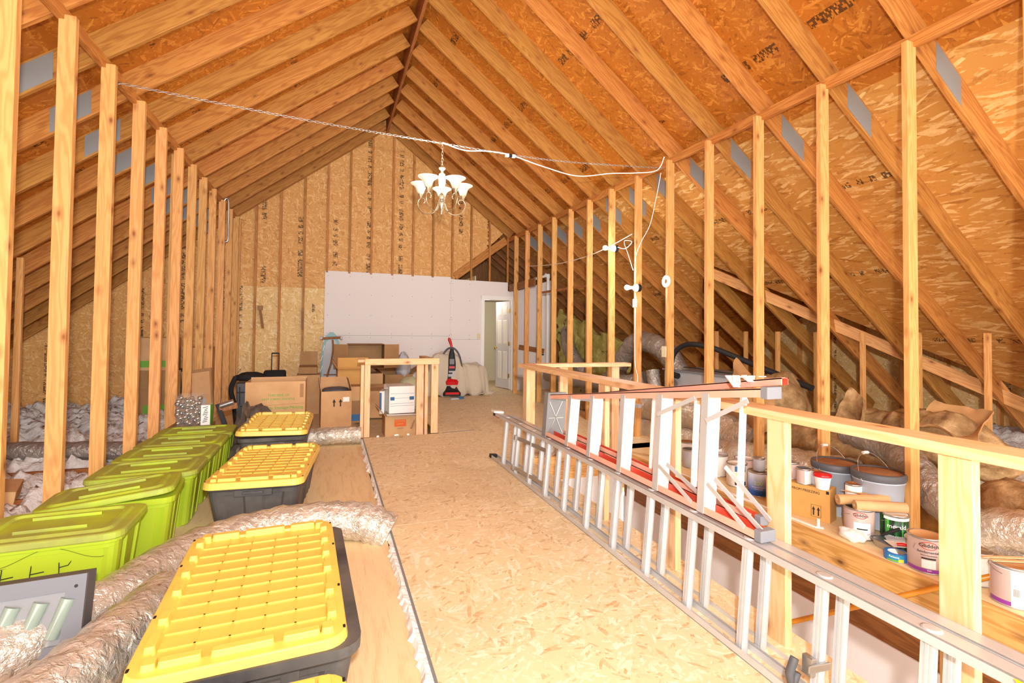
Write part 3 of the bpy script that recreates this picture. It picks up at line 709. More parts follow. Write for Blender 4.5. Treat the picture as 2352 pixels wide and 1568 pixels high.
# cap with embossed cross
m = MB(); m.add([(-.006, y_far+.0, -.01), (-.006, y_far+.07, -.01), (.02, y_far+.07, zA+.05), (.02, y_far, zA+.05), (.16, y_far, -.01), (.16, y_far+.02, -.01), (.18, y_far+.02, zA+.05), (.18, y_far, zA+.05)],
                [(3, 2, 1, 0), (4, 5, 6, 7), (0, 4, 7, 3), (1, 2, 6, 5), (0, 1, 5, 4), (2, 3, 7, 6)])
cap = m.build('top_cap', 'galv', sl)
m = MB()
for a, b in (((.02, .02), (.14, .27)), ((.14, .02), (.03, .27)), ((.02, .14), (.15, .14))): m.bar((a[0], y_far-.003, a[1]), (b[0], y_far-.003, b[1]), .008, .006)
m.build('embossed_cross', 'steel', cap)
# rear section
m = MB(); rail(m, .105, .145, y_far-.1, .03, y_near+.12, .02, .03); m.build('rear_rail', ['red', 'pinkred'], sl)
m = MB(); rail(m, .125, .165, y_far-.1, zA+.01, y_near-.02, zB+.05, .03, -1); m.build('rear_rail', ['red', 'pinkred'], sl)
for y in (.4, .1, -.2, -.55, -.85):
    z1 = zA+(y_far-y)/(y_far-y_near)*(zB-zA)
    m = MB(); m.bar((.125, y, .05), (.148, y, z1), .012, .03); m.build('rear_bar', 'palemetal', sl)
for (p0, p1) in (((-.002, -.42, .4), (.02, -.68, .52)), ((-.002, -.78, .43), (.02, -1.0, .55)), ((-.004, -.44, .14), (.0, -.68, .03)), ((.03, -.46, .15), (.06, -.75, .03)),
                 ((-.004, -.79, .15), (.0, -1.0, .03)), ((.03, -.8, .17), (.03, -1.08, .025)), ((.09, -.8, .22), (.12, -1.02, .05))):
    m = MB(); m.bar(p0, p1, .02, .006, (1, 0, 0)); m.build('brace', 'alu', sl)
for (x, y, z, w, h) in ((-.001, y_near, -.002, .078, .046), (.034, y_near, zB-.005, .078, .05), (.104, y_near+.1, .015, .045, .04)):
    m = MB(); m.box(x, x+w, y-.035, y, z, z+h); m.build('ribbed_foot', 'midgrey', sl, bevel=.004)
m = MB()
for k in range(9): m.bar((.03+.02*k, y_near+.12+.02*(k % 4), zB+.03+.02*(k % 3)), (.06+.015*k, y_near+.2-.03*(k % 3), zB+.07), .03, .004, (0, 0, 1))
tag(m.build('plastic_wrap', 'whitelid', None, (1.62, 2.6, .458)), 'crumpled white plastic on the near end of the red ladder', 'plastic')
# ============================================================ paint shelf
def can(label, loc, r=.083, h=.19, body='steel', wrapm='whitelid', lidm='steel', bail=None, rz=0, group=None, name='paint_can', open_=False):
    t = thing(name, label, 'paint can', loc, rz, group)
    m = MB(); m.lathe([(r*.97, 0), (r, .003), (r*.985, .006), (r*.985, h-.008), (r*1.01, h-.005), (r*1.01, h), (r*.93, h), (r*.93, h-.006)], 28)
    m.build('body', body, t)
    m = MB(); m.lathe([(r*.99, .008), (r*.992, .0081), (r*.992, h-.012), (r*.985, h-.0119)], 28, cap=False); m.build('label', wrapm, t)
    m = MB(); m.lathe([(r*.9, h-.005), (r*.9, h-.001), (r*.8, h-.001), (r*.78, h-.004), (.001, h-.004)], 28, cap=False); m.build('lid', lidm, t)
    if bail is not None:
        m = MB(); P = []
        for i in range(17):
            a = PI*i/16; P.append((math.cos(a)*r*1.05, math.sin(a)*r*1.05*math.cos(bail), h*.8+math.sin(a)*r*1.05*math.sin(bail)))
        m.tube(P, .0016, 6); m.build('bail_handle', 'steel', t)
    return t
def lbl(t, txts, r, face):
    for body, size, z, mat in txts: writing(body, size, mat, t, wrap=(r*.992+.0005, face, z))
FA = math.radians(-140)    # faces the camera from the right hand shelf
def grad(name, a, c, z0, z1):
    m, nt, b = nm(name, .35); g = G(nt); tc = g.n('ShaderNodeTexCoord'); sp = g.n('ShaderNodeSeparateXYZ'); g.l(tc.outputs['Object'], sp.inputs[0])
    mr = g.n('ShaderNodeMapRange'); mr.inputs[1].default_value = z0; mr.inputs[2].default_value = z1; g.l(sp.outputs[2], mr.inputs[0])
    g.l(g.ramp(mr.outputs[0], [(.2, srgb(a)), (.9, srgb(c))]), b.inputs['Base Color']); return m
M['bluelabel'] = grad('blue_printed_label', '1c5ab0', 'd5deea', 0, .2)
M['rose'] = flat('rose_label', 'bfa69c', .4); M['purple'] = flat('purple_label', '8a3a98', .4)
M['limeink'] = flat('pale_green_ink', 'bcd88a', .5); M['whiteink'] = flat('white_ink', 'f6f6f4', .5)
m_, nt_, b_ = nm('green_streak_label', .3); g_n = G(nt_); o_, v_, r_ = g_n.objco(3)
g_n.l(g_n.ramp(g_n.noise(g_n.mapping(o_, sc=(38, 38, .6)), 1, 3), [(.38, srgb('0c1c12')), (.5, srgb('145a2c')), (.56, srgb('58c046')), (.62, srgb('123a24'))]), b_.inputs['Base Color']); M['streak'] = m_
t = can('blue and white gallon paint can with large number 200, small grey can on top', (3.25, 3.06, 0), wrapm='bluelabel', lidm='steel', rz=0)
lbl(t, [('200', .045, .105, 'limeink'), ('SUPER', .018, .14, 'limeink'), ('WATERBORNE INTERIOR', .0085, .074, 'whiteink'), ('ACRYLIC LATEX', .0085, .06, 'whiteink')], .083, FA)
writing('L', .024, 'whiteink', t, wrap=(.0836, FA, .168)); 
can('small plain grey can stacked on the blue paint can', (3.25, 3.06, .19), .045, .105, wrapm='ltgrey', body='steel', group=None)
t = can('gallon paint can with dark blue label and yellow flowers', (3.27, 3.31, 0), wrapm='whitelid', lidm='whitelid', bail=-.3)
m = MB(); R = .0832
def patch(m, R, a0, a1, z0, z1, n=10):
    vs = []
    for i in range(n+1):
        a = a0+(a1-a0)*i/n
        vs += [(R*math.cos(a), R*math.sin(a), z0), (R*math.cos(a), R*math.sin(a), z1)]
    m.add(vs, [(2*i, 2*i+2, 2*i+3, 2*i+1) for i in range(n)], True)
patch(m, R, FA-.1, FA+1.0, .13, .175); m.build('label_band', 'blueink', t)
m = MB(); patch(m, R, FA-.1, FA+1.0, .02, .05); m.build('label_band', 'ink', t)
M['paleyellow'] = flat('pale_yellow', 'ece39a', .5); m = MB(); patch(m, R, FA+.0, FA+.9, .055, .125); m.build('flower_print', 'paleyellow', t)
m = MB(); m.add([(R*1.004*math.cos(FA+.45+.17*math.cos(a)), R*1.004*math.sin(FA+.45+.17*math.cos(a)), .145+.014*math.sin(a)) for a in [2*PI*i/14 for i in range(14)]], [tuple(range(14))]); m.build('label_emblem', 'ink', t)
can('plain white gallon can behind the red ladder foot', (3.34, 3.60, 0), wrapm='whitelid', lidm='ltgrey', bail=.5)
can('gallon can with a pink and green band, behind the flower labelled can', (3.46, 3.42, 0), wrapm='rose', lidm='whitelid')
can('can with upright wire handle at the back of the paint shelf', (3.52, 3.86, 0), wrapm='whitelid', lidm='ltgrey', bail=1.2)
can('grey can with a dark lid, farthest left on the paint shelf', (3.28, 3.90, 0), .075, .17, wrapm='ltgrey', lidm='darkgrey')
can('white can with rusty lid behind the farthest grey can', (3.42, 4.10, 0), .08, .19, wrapm='whitelid', lidm='ridge')
can('low black lidded can behind the small grey can', (3.5, 3.12, 0), .08, .15, wrapm='whitelid', lidm='darkgrey')
can('white pail with black lid and wire handle, behind the brown carton', (3.5, 2.98, 0), .1, .2, wrapm='whitelid', lidm='rubber', bail=1.1, name='pail')
t = can('gallon can with rose label and a paper roll on its lid', (3.20, 2.225, 0), wrapm='rose', lidm='ink', bail=-.2)
def swoosh(t, R, z, s=1):
    for a0, a1 in ((.15, PI-.15), (PI+.15, 2*PI-.15)):
        m = MB(); P = []
        for i in range(13):
            a = a0+(a1-a0)*i/12; q = FA+.40*s*math.cos(a); P.append(((R)*math.cos(q), (R)*math.sin(q), z+.018*s*math.sin(a)))
        m.tube(P, .0016, 5); m.build('label_swoosh', 'redgloss', t)
lbl(t, [('Glidden', .026, .155, 'ink')], .083, FA); swoosh(t, .083, .155)
m = MB(); patch(m, R, FA-.45, FA+.65, .012, .11); m.build('shade_sticker', 'whiteink', t)
m = MB(); patch(m, R+.0006, FA-.25, FA+.45, .068, .076); m.build('black_bar', 'ink', t)
t = can('slim can with black and bright green streaked label, beside the rose labelled can', (3.315, 2.085, 0), .072, .185, wrapm='streak', lidm='whitelid', bail=-.4)
lbl(t, [('merald', .036, .118, 'whiteink'), ('INTERIOR ACRYLIC LATEX', .0085, .06, 'whiteink')], .072, FA); m = MB(); patch(m, .0718, FA-1.0, FA+1.2, .155, .172); m.build('paint_drip', 'whiteink', t)
t = can('rose gallon can with purple bottom band, in front of the tape roll', (3.115, 1.80, 0), wrapm='rose', lidm='tan', bail=-1.2)
lbl(t, [('Glidden', .028, .152, 'ink'), ('fundamentals', .0195, .118, 'darkgrey'), ('Interior Paint & Primer', .008, .1, 'darkgrey'), ('Satin', .01, .022, 'whiteink')], .083, FA); swoosh(t, .083, .152, 1.1)
m = MB(); patch(m, R+.0002, FA-1.4, FA+1.4, .01, .028, 20); m.build('label_band', 'purple', t)
m = MB(); patch(m, R+.0004, FA-.4, FA+.35, .08, .088); m.build('black_bar', 'ink', t)
m = MB(); patch(m, R+.0001, FA-.4, FA+.35, .032, .076); m.build('shade_sticker', 'whitelid', t)
t = can('open gallon can with white label and wooden stirrers, right edge of photo', (3.13, 1.435, 0), wrapm='whitelid', lidm='tan', bail=.2)
m = MB(); patch(m, R, FA-1.5, FA-.35, .012, .176, 12); m.build('label_side', 'rose', t)
m = MB(); patch(m, R+.0003, FA-1.5, FA-.35, .01, .03, 12); m.build('label_band', 'purple', t)
m = MB()
for i in range(14): patch(m, R+.0006, FA-.25+.02*i, FA-.25+.02*i+(.006 if i % 3 else .012), .06, .095, 1)
m.build('barcode', 'ink', t)
for i, dx in enumerate((-.02, .02)):
    tag(lumber('stir_stick', 'newpine', (3.05, 1.5+dx, .196), (3.33, 1.36+dx, .199+.004*i), .025, .004, upv=(0, 0, 1)), 'thin wooden stirrer lying across the open can, %s one' % ('nearer' if dx < 0 else 'farther'), 'stirrer')
can('white can behind the open can at the right edge', (3.2, 1.62, 0), .07, .17, wrapm='whitelid')
# cans on the carton
def carton(label, loc, w, d, h, rz=0, flaps=None, mat='card', rot=None, group=None, lining=None, name='cardboard_box', fl=None, fmat=None):
    """flaps: dict side->angle from closed(0, lying inwards) to 180; sides 'n','s','e','w'"""
    t = thing(name, label, 'cardboard box', loc, rz, group, rot); th = .005
    m = MB()
    if flaps is None: m.box(-w/2, w/2, -d/2, d/2, 0, h); m.build('body', mat, t, bevel=.004)
    else:
        m.box(-w/2, w/2, -d/2, d/2, 0, th); m.box(-w/2, w/2, -d/2, -d/2+th, th, h); m.box(-w/2, w/2, d/2-th, d/2, th, h)
        m.box(-w/2, -w/2+th, -d/2+th, d/2-th, th, h); m.box(w/2-th, w/2, -d/2+th, d/2-th, th, h); m.build('body', mat, t)
        for sd, ang in flaps.items():
            L = w if sd in 'ns' else d; W_ = (fl or min(w, d)/2)
            q = MB().box(-L/2+.004, L/2-.004, 0, W_, -.002, .002).build('flap', fmat or mat, t)
            a = math.radians(180-ang)     # 0 closed -> flap points inwards
            rzs = {'n': PI, 's': 0, 'e': PI/2, 'w': -PI/2}[sd]
            pos = {'n': (0, d/2, h), 's': (0, -d/2, h), 'e': (w/2, 0, h), 'w': (-w/2, 0, h)}[sd]
            q.rotation_euler = (math.radians(ang), 0, rzs); q.location = pos
        if lining: MB().box(-w/2+th, w/2-th, -d/2+th, d/2-th, th, h-.03).build('contents', lining, t)
    return t
cb = carton('brown carton with arrows carrying small cans on the paint shelf', (3.20, 2.65, 0), .13, .42, .225, math.radians(20), mat='cardbright')
lm = lambda x, y, z, ex=(0, -1, 0): Matrix(((0, 0, -1, x), (-1, 0, 0, y), (0, 1, 0, z), (0, 0, 0, 1)))   # on a -X face, reading towards -Y
writing('KEEP FROM FREEZING', .024, 'ink', cb, lm(-.0662, -.03, .19))
m = MB(); m.tube([(-.067, y-.04, z) for y, z in ((-.115, .025), (-.115, .105), (-.055, .105), (-.055, .025))], .0012, 4, closed=True)
for y in (-.14, -.11): m.box(-.0675, -.0662, y-.004, y+.004, .035, .075); m.add([(-.0672, y-.01, .072), (-.0672, y+.01, .072), (-.0672, y, .095)], [(0, 1, 2)])
m.build('arrow_print', 'ink', cb)
m = MB().box(-.0672, -.0662, -.205, -.187, .195, .215); m.build('corner_print', 'ink', cb)
t = can('quart can with rose and white label on the brown carton', (3.19, 2.61, .225), .048, .11, wrapm='whitelid', lidm='darkgrey'); m = MB(); patch(m, .048, FA-1.3, FA+.1, .01, .1, 12); m.build('label_side', 'rose', t)
can('quart can with a faded pink label behind the rose and white one', (3.22, 2.735, .225), .05, .12, wrapm='rose', lidm='steel')
t = thing('plastic_tub', 'white plastic tub with red lid on the brown carton', 'tub', (3.205, 2.48, .225))
m = MB(); m.lathe([(.04, 0), (.053, .09)], 24); m.build('body', 'whitelid', t); m = MB(); m.lathe([(.056, .085), (.057, .1), (.053, .104), (.001, .104)], 24); m.build('lid', 'redgloss', t)
can('open steel can behind the red lidded tub', (3.245, 2.555, .225), .036, .1, wrapm='ltgrey', lidm='ridge')
can('grey can standing under the one with brown paint runs', (3.305, 2.335, .0), .062, .19, wrapm='ltgrey')
can('quart can with brown paint runs down its side', (3.305, 2.335, .19), .048, .105, wrapm='whitelid', lidm='ridge')
def bucket(label, loc):
    t = thing('bucket', label, 'bucket', loc)
    m = MB(); m.lathe([(.128, 0), (.145, .3), (.15, .301), (.15, .31), (.146, .312), (.148, .335)], 36); m.build('body', M['bucketgrey'], t)
    m = MB(); m.lathe([(.152, .31), (.156, .325), (.156, .352), (.15, .36), (.141, .36), (.138, .35)], 36, cap=False); m.build('lid_rim', 'darkgrey', t)
    m = MB(); m.lathe([(.139, .348), (.1, .35), (.095, .353), (.001, .353)], 36, cap=False); m.build('lid', M['dustlid'], t)
    m = MB(); P = [(.153*math.cos(a), .153*math.sin(a)*.55, .3+.16*math.sin(a)) for a in [PI*i/20 for i in range(21)]]
    m.tube(P, .0025, 6); hd = m.build('bail_handle', 'steel', t)
    m = MB(); m.tube(P[9:12], .011, 8); m.build('grip', 'whitelid', hd)
    return t
M['bucketgrey'] = flat('pale_grey_plastic', 'b4bcc8', .4); M['dustlid'] = dusty('dusty_brown_lid', '8a5a36', 'b58a60', .3, .8)
bucket('grey bucket with dusty brown lid, left of the two', (3.49, 2.60, 0)); bucket('grey bucket with dusty brown lid, right one with raised handle', (3.47, 2.285, .02))
for i, (p0, p1, mt, lab) in enumerate((((3.12, 2.31, .215), (3.40, 2.18, .225), 'tan', 'tan roll of masking paper, back one lying on the can lids'), ((3.13, 2.205, .212), (3.38, 2.06, .215), 'card', 'browner roll of masking paper, front one lying on the can lids'))):
    m = MB(); P = [Vector(p0), Vector(p1)]; m.tube(P, .032, 20, cap=False); m.tube(P, .014, 14, cap=False)
    o = bpy.data.objects.new('paper_roll', None)
    for q in (0, 1):
        a = Vector(p1)-Vector(p0); a.normalize(); x = a.cross(Vector((0, 0, 1))).normalized(); y = a.cross(x)
        c = P[q]; n = 20; R0 = [c+x*math.cos(2*PI*k/n)*.032+y*math.sin(2*PI*k/n)*.032 for k in range(n)]; R1 = [c+x*math.cos(2*PI*k/n)*.014+y*math.sin(2*PI*k/n)*.014 for k in range(n)]
        m.loft([R0, R1], False, False)
    tag(m.build('paper_roll', mt), lab, 'paper roll')
m = MB(); m.add([(3.22, 2.36, .25), (3.42, 2.3, .235), (3.44, 2.16, .2), (3.30, 2.2, .25), (3.22, 2.36, .252), (3.42, 2.3, .237), (3.44, 2.16, .202), (3.30, 2.2, .252)], [(0, 1, 2, 3), (7, 6, 5, 4), (0, 4, 5, 1), (1, 5, 6, 2), (2, 6, 7, 3), (3, 7, 4, 0)])
tag(m.build('kraft_sheet', 'tan'), 'loose tan paper sheet behind the paper rolls', 'paper')
# bag, tray, tape, trims
def crumple(name, mat, c, sz, label, cat, n=10, amp=.3, seed=1, parent=None):
    m = MB(); rings = []; nn = 22
    for j in range(n+1):
        ph = PI*j/n; ring_ = []
        for i in range(nn):
            th = 2*PI*i/nn; d = Vector((math.sin(ph)*math.cos(th), math.sin(ph)*math.sin(th), math.cos(ph)))
            q = 1+amp*mnoise.noise(d*2.3+Vector((seed*7.1, 0, 0)))+amp*.5*mnoise.noise(d*6+Vector((seed, 3, 0)))
            p = Vector((d.x*sz[0]*q, d.y*sz[1]*q, max(d.z*sz[2]*q, -sz[2]*.75)))
            ring_.append(Vector(c)+p)
        rings.append(ring_)
    m.loft(rings, True, True, True); o = m.build(name, mat, parent)
    return tag(o, label, cat) if label else o
crumple('plastic_bag', 'whitelid', (3.10, 2.20, .03), (.05, .085, .04), 'clear and white plastic bag with blue print beside the brush tray', 'bag', seed=3)
t = thing('paint_tray', 'metal paint tray holding papers, a putty knife and red handled tools', 'tray', (3.22, 1.99, 0), math.radians(-8))
m = MB(); m.loft([rr(.17, .2, .02, 0), rr(.2, .24, .025, .045), rr(.21, .25, .025, .045), rr(.205, .245, .02, .048), rr(.19, .23, .02, .046), rr(.16, .19, .02, .004)]); m.build('pan', 'clear' if 0 else 'steel', t)
for i, (a, b, w, mt) in enumerate((((-.08, .02), (.06, -.06), .1, 'whitelid'), ((-.02, .08), (.08, -.02), .07, 'ltgrey'))):
    m = MB(); m.bar((a[0], a[1], .05+.006*i), (b[0], b[1], .055+.006*i), w, .002, (0, 0, 1)); tag(m.build('paper_sheet', mt, None, (3.22, 1.99, 0)), '%s sheet of paper in the paint tray' % ('large white' if i == 0 else 'folded grey'), 'paper')
t = thing('utility_knife', 'red and black handled knife lying in the paint tray', 'knife', (3.16, 1.925, .067), math.radians(-50))
m = MB(); m.tube([(-.045, 0, 0), (-.02, 0, .004), (.02, 0, .004)], [.01, .013, .011], 10, flat=.7); m.build('handle', 'redgloss', t); m = MB(); m.tube([(.02, 0, .004), (.06, 0, .002)], [.011, .009], 10, flat=.6); m.build('grip', 'rubber', t)
t = thing('putty_knife', 'black handled putty knife standing in the paint tray', 'knife', (3.2, 2.09, .06), math.radians(-60))
m = MB(); m.tube([(0, 0, 0), (.05, 0, .035), (.09, 0, .06)], [.008, .011, .01], 8); m.build('handle', 'rubber', t); m = MB(); m.add([(-.005, -.006, 0), (-.005, .006, 0), (-.07, .025, -.01), (-.07, -.025, -.01), (-.005, -.006, .001), (-.005, .006, .001), (-.07, .025, -.009), (-.07, -.025, -.009)], [(3, 2, 1, 0), (4, 5, 6, 7), (0, 1, 5, 4), (1, 2, 6, 5), (2, 3, 7, 6), (3, 0, 4, 7)]); m.build('blade', 'steel', t)
tb = thing('caulk_tube', 'white and black tube lying in the paint tray', 'tube', (3.29, 1.99, .075), math.radians(60)); m = MB(); m.tube([(-.06, 0, 0), (.05, 0, 0)], .017, 12); m.build('body', 'whitelid', tb); m = MB(); m.tube([(.02, 0, 0), (.0501, 0, 0), (.07, 0, 0)], [.0175, .0175, .007], 12); m.build('cap', 'ink', tb)
t = thing('tape_roll', 'roll of blue painter tape with yellow sticker beside the rose can', 'tape', (3.085, 1.935, 0))
m = MB(); m.lathe([(.04, 0), (.058, 0), (.058, .042), (.04, .042), (.04, 0)], 30, cap=False, smooth=False); m.build('tape', flat('painter_blue', '2f78c8', .45), t)
m = MB(); m.lathe([(.0395, .001), (.0395, .0415)], 30, cap=False); m.build('core', 'whiteink', t)
m = MB(); patch(m, .0585, FA-.9, FA+.45, .002, .04, 14); m.build('label', flat('teal_label', '2585a8', .5), t)
m = MB(); patch(m, .0588, FA-.9, FA+.45, .002, .012, 14); m.build('label_band', 'greenink', t); m = MB(); patch(m, .0589, FA+.05, FA+.5, .002, .02, 6); m.build('sticker', flat('yellow_ink', 'e8c832', .5), t)
writing('Release', .016, 'whiteink', t, wrap=(.0592, FA-.3, .028))
t = thing('metal_trim', 'long white metal trim strip lying along the shelf edge', 'trim', (0, 0, 0))
m = MB(); m.bar((3.02, 3.75, .006), (3.055, 2.42, .006), .02, .008, (0, 0, 1)); m.bar((3.055, 2.42, .006), (3.09, 2.385, .006), .02, .008, (0, 0, 1)); m.bar((3.075, 2.41, .002), (3.075, 2.41, .06), .018, .006); m.build('strip', 'white', t)
# dowel
tag(MB().tube([(2.5, 2.35, -.02-.5), (3.0, 1.62, .02), (3.6, .9, .5)], .014, 12).build('wooden_pole', 'copper'), 'varnished round wooden pole slanting across the stair opening', 'pole')
bpy.data.objects['wooden_pole'].data
# ============================================================ insulation, HVAC
def batt(name, mat, x0, x1, y0, y1, z0, hf, label, cat='insulation', nx=26, ny=40, amp=.05, seed=0, kind='stuff', sc=2.2):
    m = MB(); rows = []
    for j in range(ny+1):
        y = y0+(y1-y0)*j/ny
        rows.append([Vector((x0+(x1-x0)*i/nx, y, max(z0+.01, hf(x0+(x1-x0)*i/nx, y)+amp*(mnoise.noise(Vector((x0+(x1-x0)*i/nx, y, seed))*sc)+.5*mnoise.noise(Vector((x0+(x1-x0)*i/nx, y, seed))*sc*3.1)+.45*mnoise.noise(Vector((x0+(x1-x0)*i/nx, y, seed))*sc*7))))) for i in range(nx+1)])
    vs = [p for r in rows for p in r]; n = nx+1
    fs = [(j*n+i, j*n+i+1, (j+1)*n+i+1, (j+1)*n+i) for j in range(ny) for i in range(nx)]
    m.add(vs, fs, True)
    # skirts down to z0
    def skirt(edge):
        low = [Vector((p.x, p.y, z0)) for p in edge]; k = len(edge)
        m.add(edge+low, [(i, i+1, k+i+1, k+i) for i in range(k-1)])
    skirt(rows[0]); skirt(rows[-1]); skirt([r[0] for r in rows]); skirt([r[-1] for r in rows])
    o = m.build(name, mat); tag(o, label, cat, kind=kind); return o
batt('loose_insulation', 'loosefill', -7.3, -1.66, 1.0, 10.05, -.34, lambda x, y: -.12+.02*(y-5)-.02*(x+1.6)*.6, 'white blown insulation covering the ceiling beyond the left studs', nx=170, ny=300, amp=.17, sc=2.6)
batt('loose_insulation', 'loosefill', 5.6, 8.55, 1.0, 4.2, -.12, lambda x, y: .06, 'white blown insulation beyond the rafters on the far right', nx=80, ny=90, amp=.1, seed=3, sc=3.5)
def roll(name, pts, r, mat, label, seed=0, n=44, flatz=.8, amp=.25, cat='insulation'):
    P = spline(pts, 20); m = MB(); rings = []
    for k, p in enumerate(P):
        t_ = (P[min(k+1, len(P)-1)]-P[max(k-1, 0)]).normalized(); x = t_.cross(Vector((0, 0, 1))).normalized(); y = Vector((0, 0, 1)); rg = []
        for i in range(n):
            a = 2*PI*i/n; d = x*math.cos(a)+y*math.sin(a)*flatz
            q = r*(1+amp*mnoise.noise((p+d*r)*4+Vector((seed, 0, 0)))+amp*.5*mnoise.noise((p+d*r)*11+Vector((seed, 0, 0)))+amp*.25*mnoise.noise((p+d*r)*27))*min(1, .25+3.2*min(k, len(P)-1-k)/len(P))
            rg.append(p+d*q)
        rings.append(rg)
    m.loft(rings, True, True, True); return tag(m.build(name, mat), label, cat)
roll('insulation_batt', [(4.6, 4.9, .0), (4.6, 4.5, .35), (4.62, 4.1, .55), (4.7, 3.8, .45)], .38, 'batt', 'tall torn brown glass wool batt behind the right end of the red ladder', 1)
roll('insulation_batt', [(4.25, 4.4, .1), (4.3, 3.7, .2), (4.35, 3.0, .26), (4.3, 2.4, .2)], .26, 'batt', 'long brown glass wool batt lying behind the buckets', 2)
roll('insulation_batt', [(4.9, 3.9, .2), (4.95, 3.3, .32), (4.9, 2.7, .38), (4.9, 2.2, .3)], .32, 'batt', 'brown glass wool batt piled behind the long one', 3)
roll('insulation_batt', [(4.2, 2.2, .1), (4.15, 1.6, .18), (4.1, .9, .2)], .24, 'batt', 'brown glass wool batt at the right edge beyond the cans', 4)
roll('insulation_batt', [(4.0, 2.75, .02), (4.0, 2.1, .02), (4.0, 1.4, .02)], .13, 'batt', 'thin strip of glass wool on the floor behind the buckets', 5)
roll('insulation_batt', [(4.0, 7.9, .05), (3.95, 7.2, .08), (3.98, 6.6, .04)], .12, 'batt', 'torn bit of glass wool on the floor beyond the far railing', 6)
def sheet(name, a, b, c, d, mat, label, cat='sheet', th=.01, bulge=.08, n=12, seed=0, parent=None):
    """curved quilted sheet through four corners with thickness"""
    a, b, c, d = map(Vector, (a, b, c, d)); nrm = (b-a).cross(d-a).normalized(); top = []; bot = []
    for j in range(n+1):
        for i in range(n+1):
            u, v = i/n, j/n; p = (a*(1-u)+b*u)*(1-v)+(d*(1-u)+c*u)*v
            q = bulge*math.sin(PI*u)*math.sin(PI*v)+bulge*.5*mnoise.noise(p*4.2+Vector((seed, 0, 0)))+bulge*.25*mnoise.noise(p*13)
            p = p+(b-a)*.12*mnoise.noise(p*5+Vector((9, 0, 0)))+(d-a)*.12*mnoise.noise(p*5+Vector((0, 9, 0)))
            top.append(p+nrm*(q+th)); bot.append(p+nrm*q)
    k = n+1; fs = [(j*k+i, j*k+i+1, (j+1)*k+i+1, (j+1)*k+i) for j in range(n) for i in range(n)]
    m = MB(); m.add(top, fs, True); m.add(bot, [tuple(reversed(f_)) for f_ in fs], True)
    edge = [i for i in range(k)]+[j*k+n for j in range(1, k)]+[n*k+i for i in range(n-1, -1, -1)]+[j*k for j in range(n-1, 0, -1)]
    E = len(edge); m.add([top[e] for e in edge]+[bot[e] for e in edge], [(i, E+i, E+(i+1) % E, (i+1) % E) for i in range(E)])
    o = m.build(name, mat, parent); return tag(o, label, cat) if label else o
kf = sheet('kraft_sheet', (4.28, 4.35, .98), (4.25, 3.75, .72), (4.05, 3.65, .32), (4.1, 4.45, .4), 'kraft', 'kraft paper facing of the torn batt behind the red ladder', 'insulation', bulge=-.14, n=24)
sheet('kraft_sheet', (4.62, 3.30, .78), (4.55, 3.12, .72), (4.15, 2.85, .34), (4.25, 3.25, .42), 'batt', 'batt flap leaning between two right studs', 'insulation', th=.05, seed=4, n=20, bulge=.1)
sheet('kraft_sheet', (4.95, 2.75, .74), (4.9, 2.35, .68), (4.6, 2.3, .5), (4.6, 2.8, .56), 'kraft', 'crumpled kraft paper piece on the piled batts', 'insulation', th=.02, seed=8, bulge=.12, n=24)
sheet('yellow_insulation', (4.75, 9.9, 1.75), (5.0, 7.7, 1.0), (4.85, 7.6, .1), (4.7, 9.9, .2), 'yellowbatt', 'yellow green glass wool lining the wall past the far right studs', 'insulation', th=.08, bulge=.1, seed=2, n=24)
t = thing('air_handler', 'long grey white metal furnace cabinet behind the right studs', 'furnace', (4.75, 5.15, -.11))
m = MB(); m.box(-.25, .35, -.75, .75, .35, .86); m.build('cabinet', 'ltgrey', t, bevel=.01)
m = MB(); m.box(-.27, .37, -.77, .77, .86, .885); m.build('top_panel', 'midgrey', t, bevel=.004)
m = MB(); m.box(-.2, .3, -.7, .7, 0, .35); m.build('base', 'card2', t)
m = MB(); m.tube(spline([(-.05, .7, .9), (-.2, .2, .93), (-.1, -.3, .9), (.1, -.7, .92)]), .006, 6); m.build('wire', 'rubber', t)
duct('hose', [(4.42, 5.65, .72), (4.4, 5.62, .85), (4.45, 5.6, 1.02), (4.5, 5.4, 1.13), (4.6, 5.1, 1.1), (4.7, 4.8, 1.0), (4.8, 4.4, .86), (4.9, 3.9, .7)], .035, 'rubber', 'black flexible hose curling up above the furnace cabinet', 12, 0, 8, 'hose', 0)
tag(MB().tube([(4.42, 5.66, .72), (4.42, 5.5, .70)], .04, 12).build('hose_end', 'rubber'), 'black elbow at the end of the curling hose', 'hose')
m = MB(); m.tube([(4.5, 9.95, .2), (4.5, 9.95, 2.50), (4.42, 9.95, 2.54)], .035, 14); m.tube([(4.5, 9.95, 1.98), (4.5, 9.95, 2.06)], .043, 14); m.tube([(4.5, 9.95, 2.46), (4.5, 9.95, 2.54)], .045, 14); m.tube([(4.5, 9.95, 2.52), (4.0, 9.9, 2.36)], .03, 12)
tag(m.build('plumbing_pipe', 'white'), 'white plastic vent pipe rising beyond the far right studs', 'pipe')
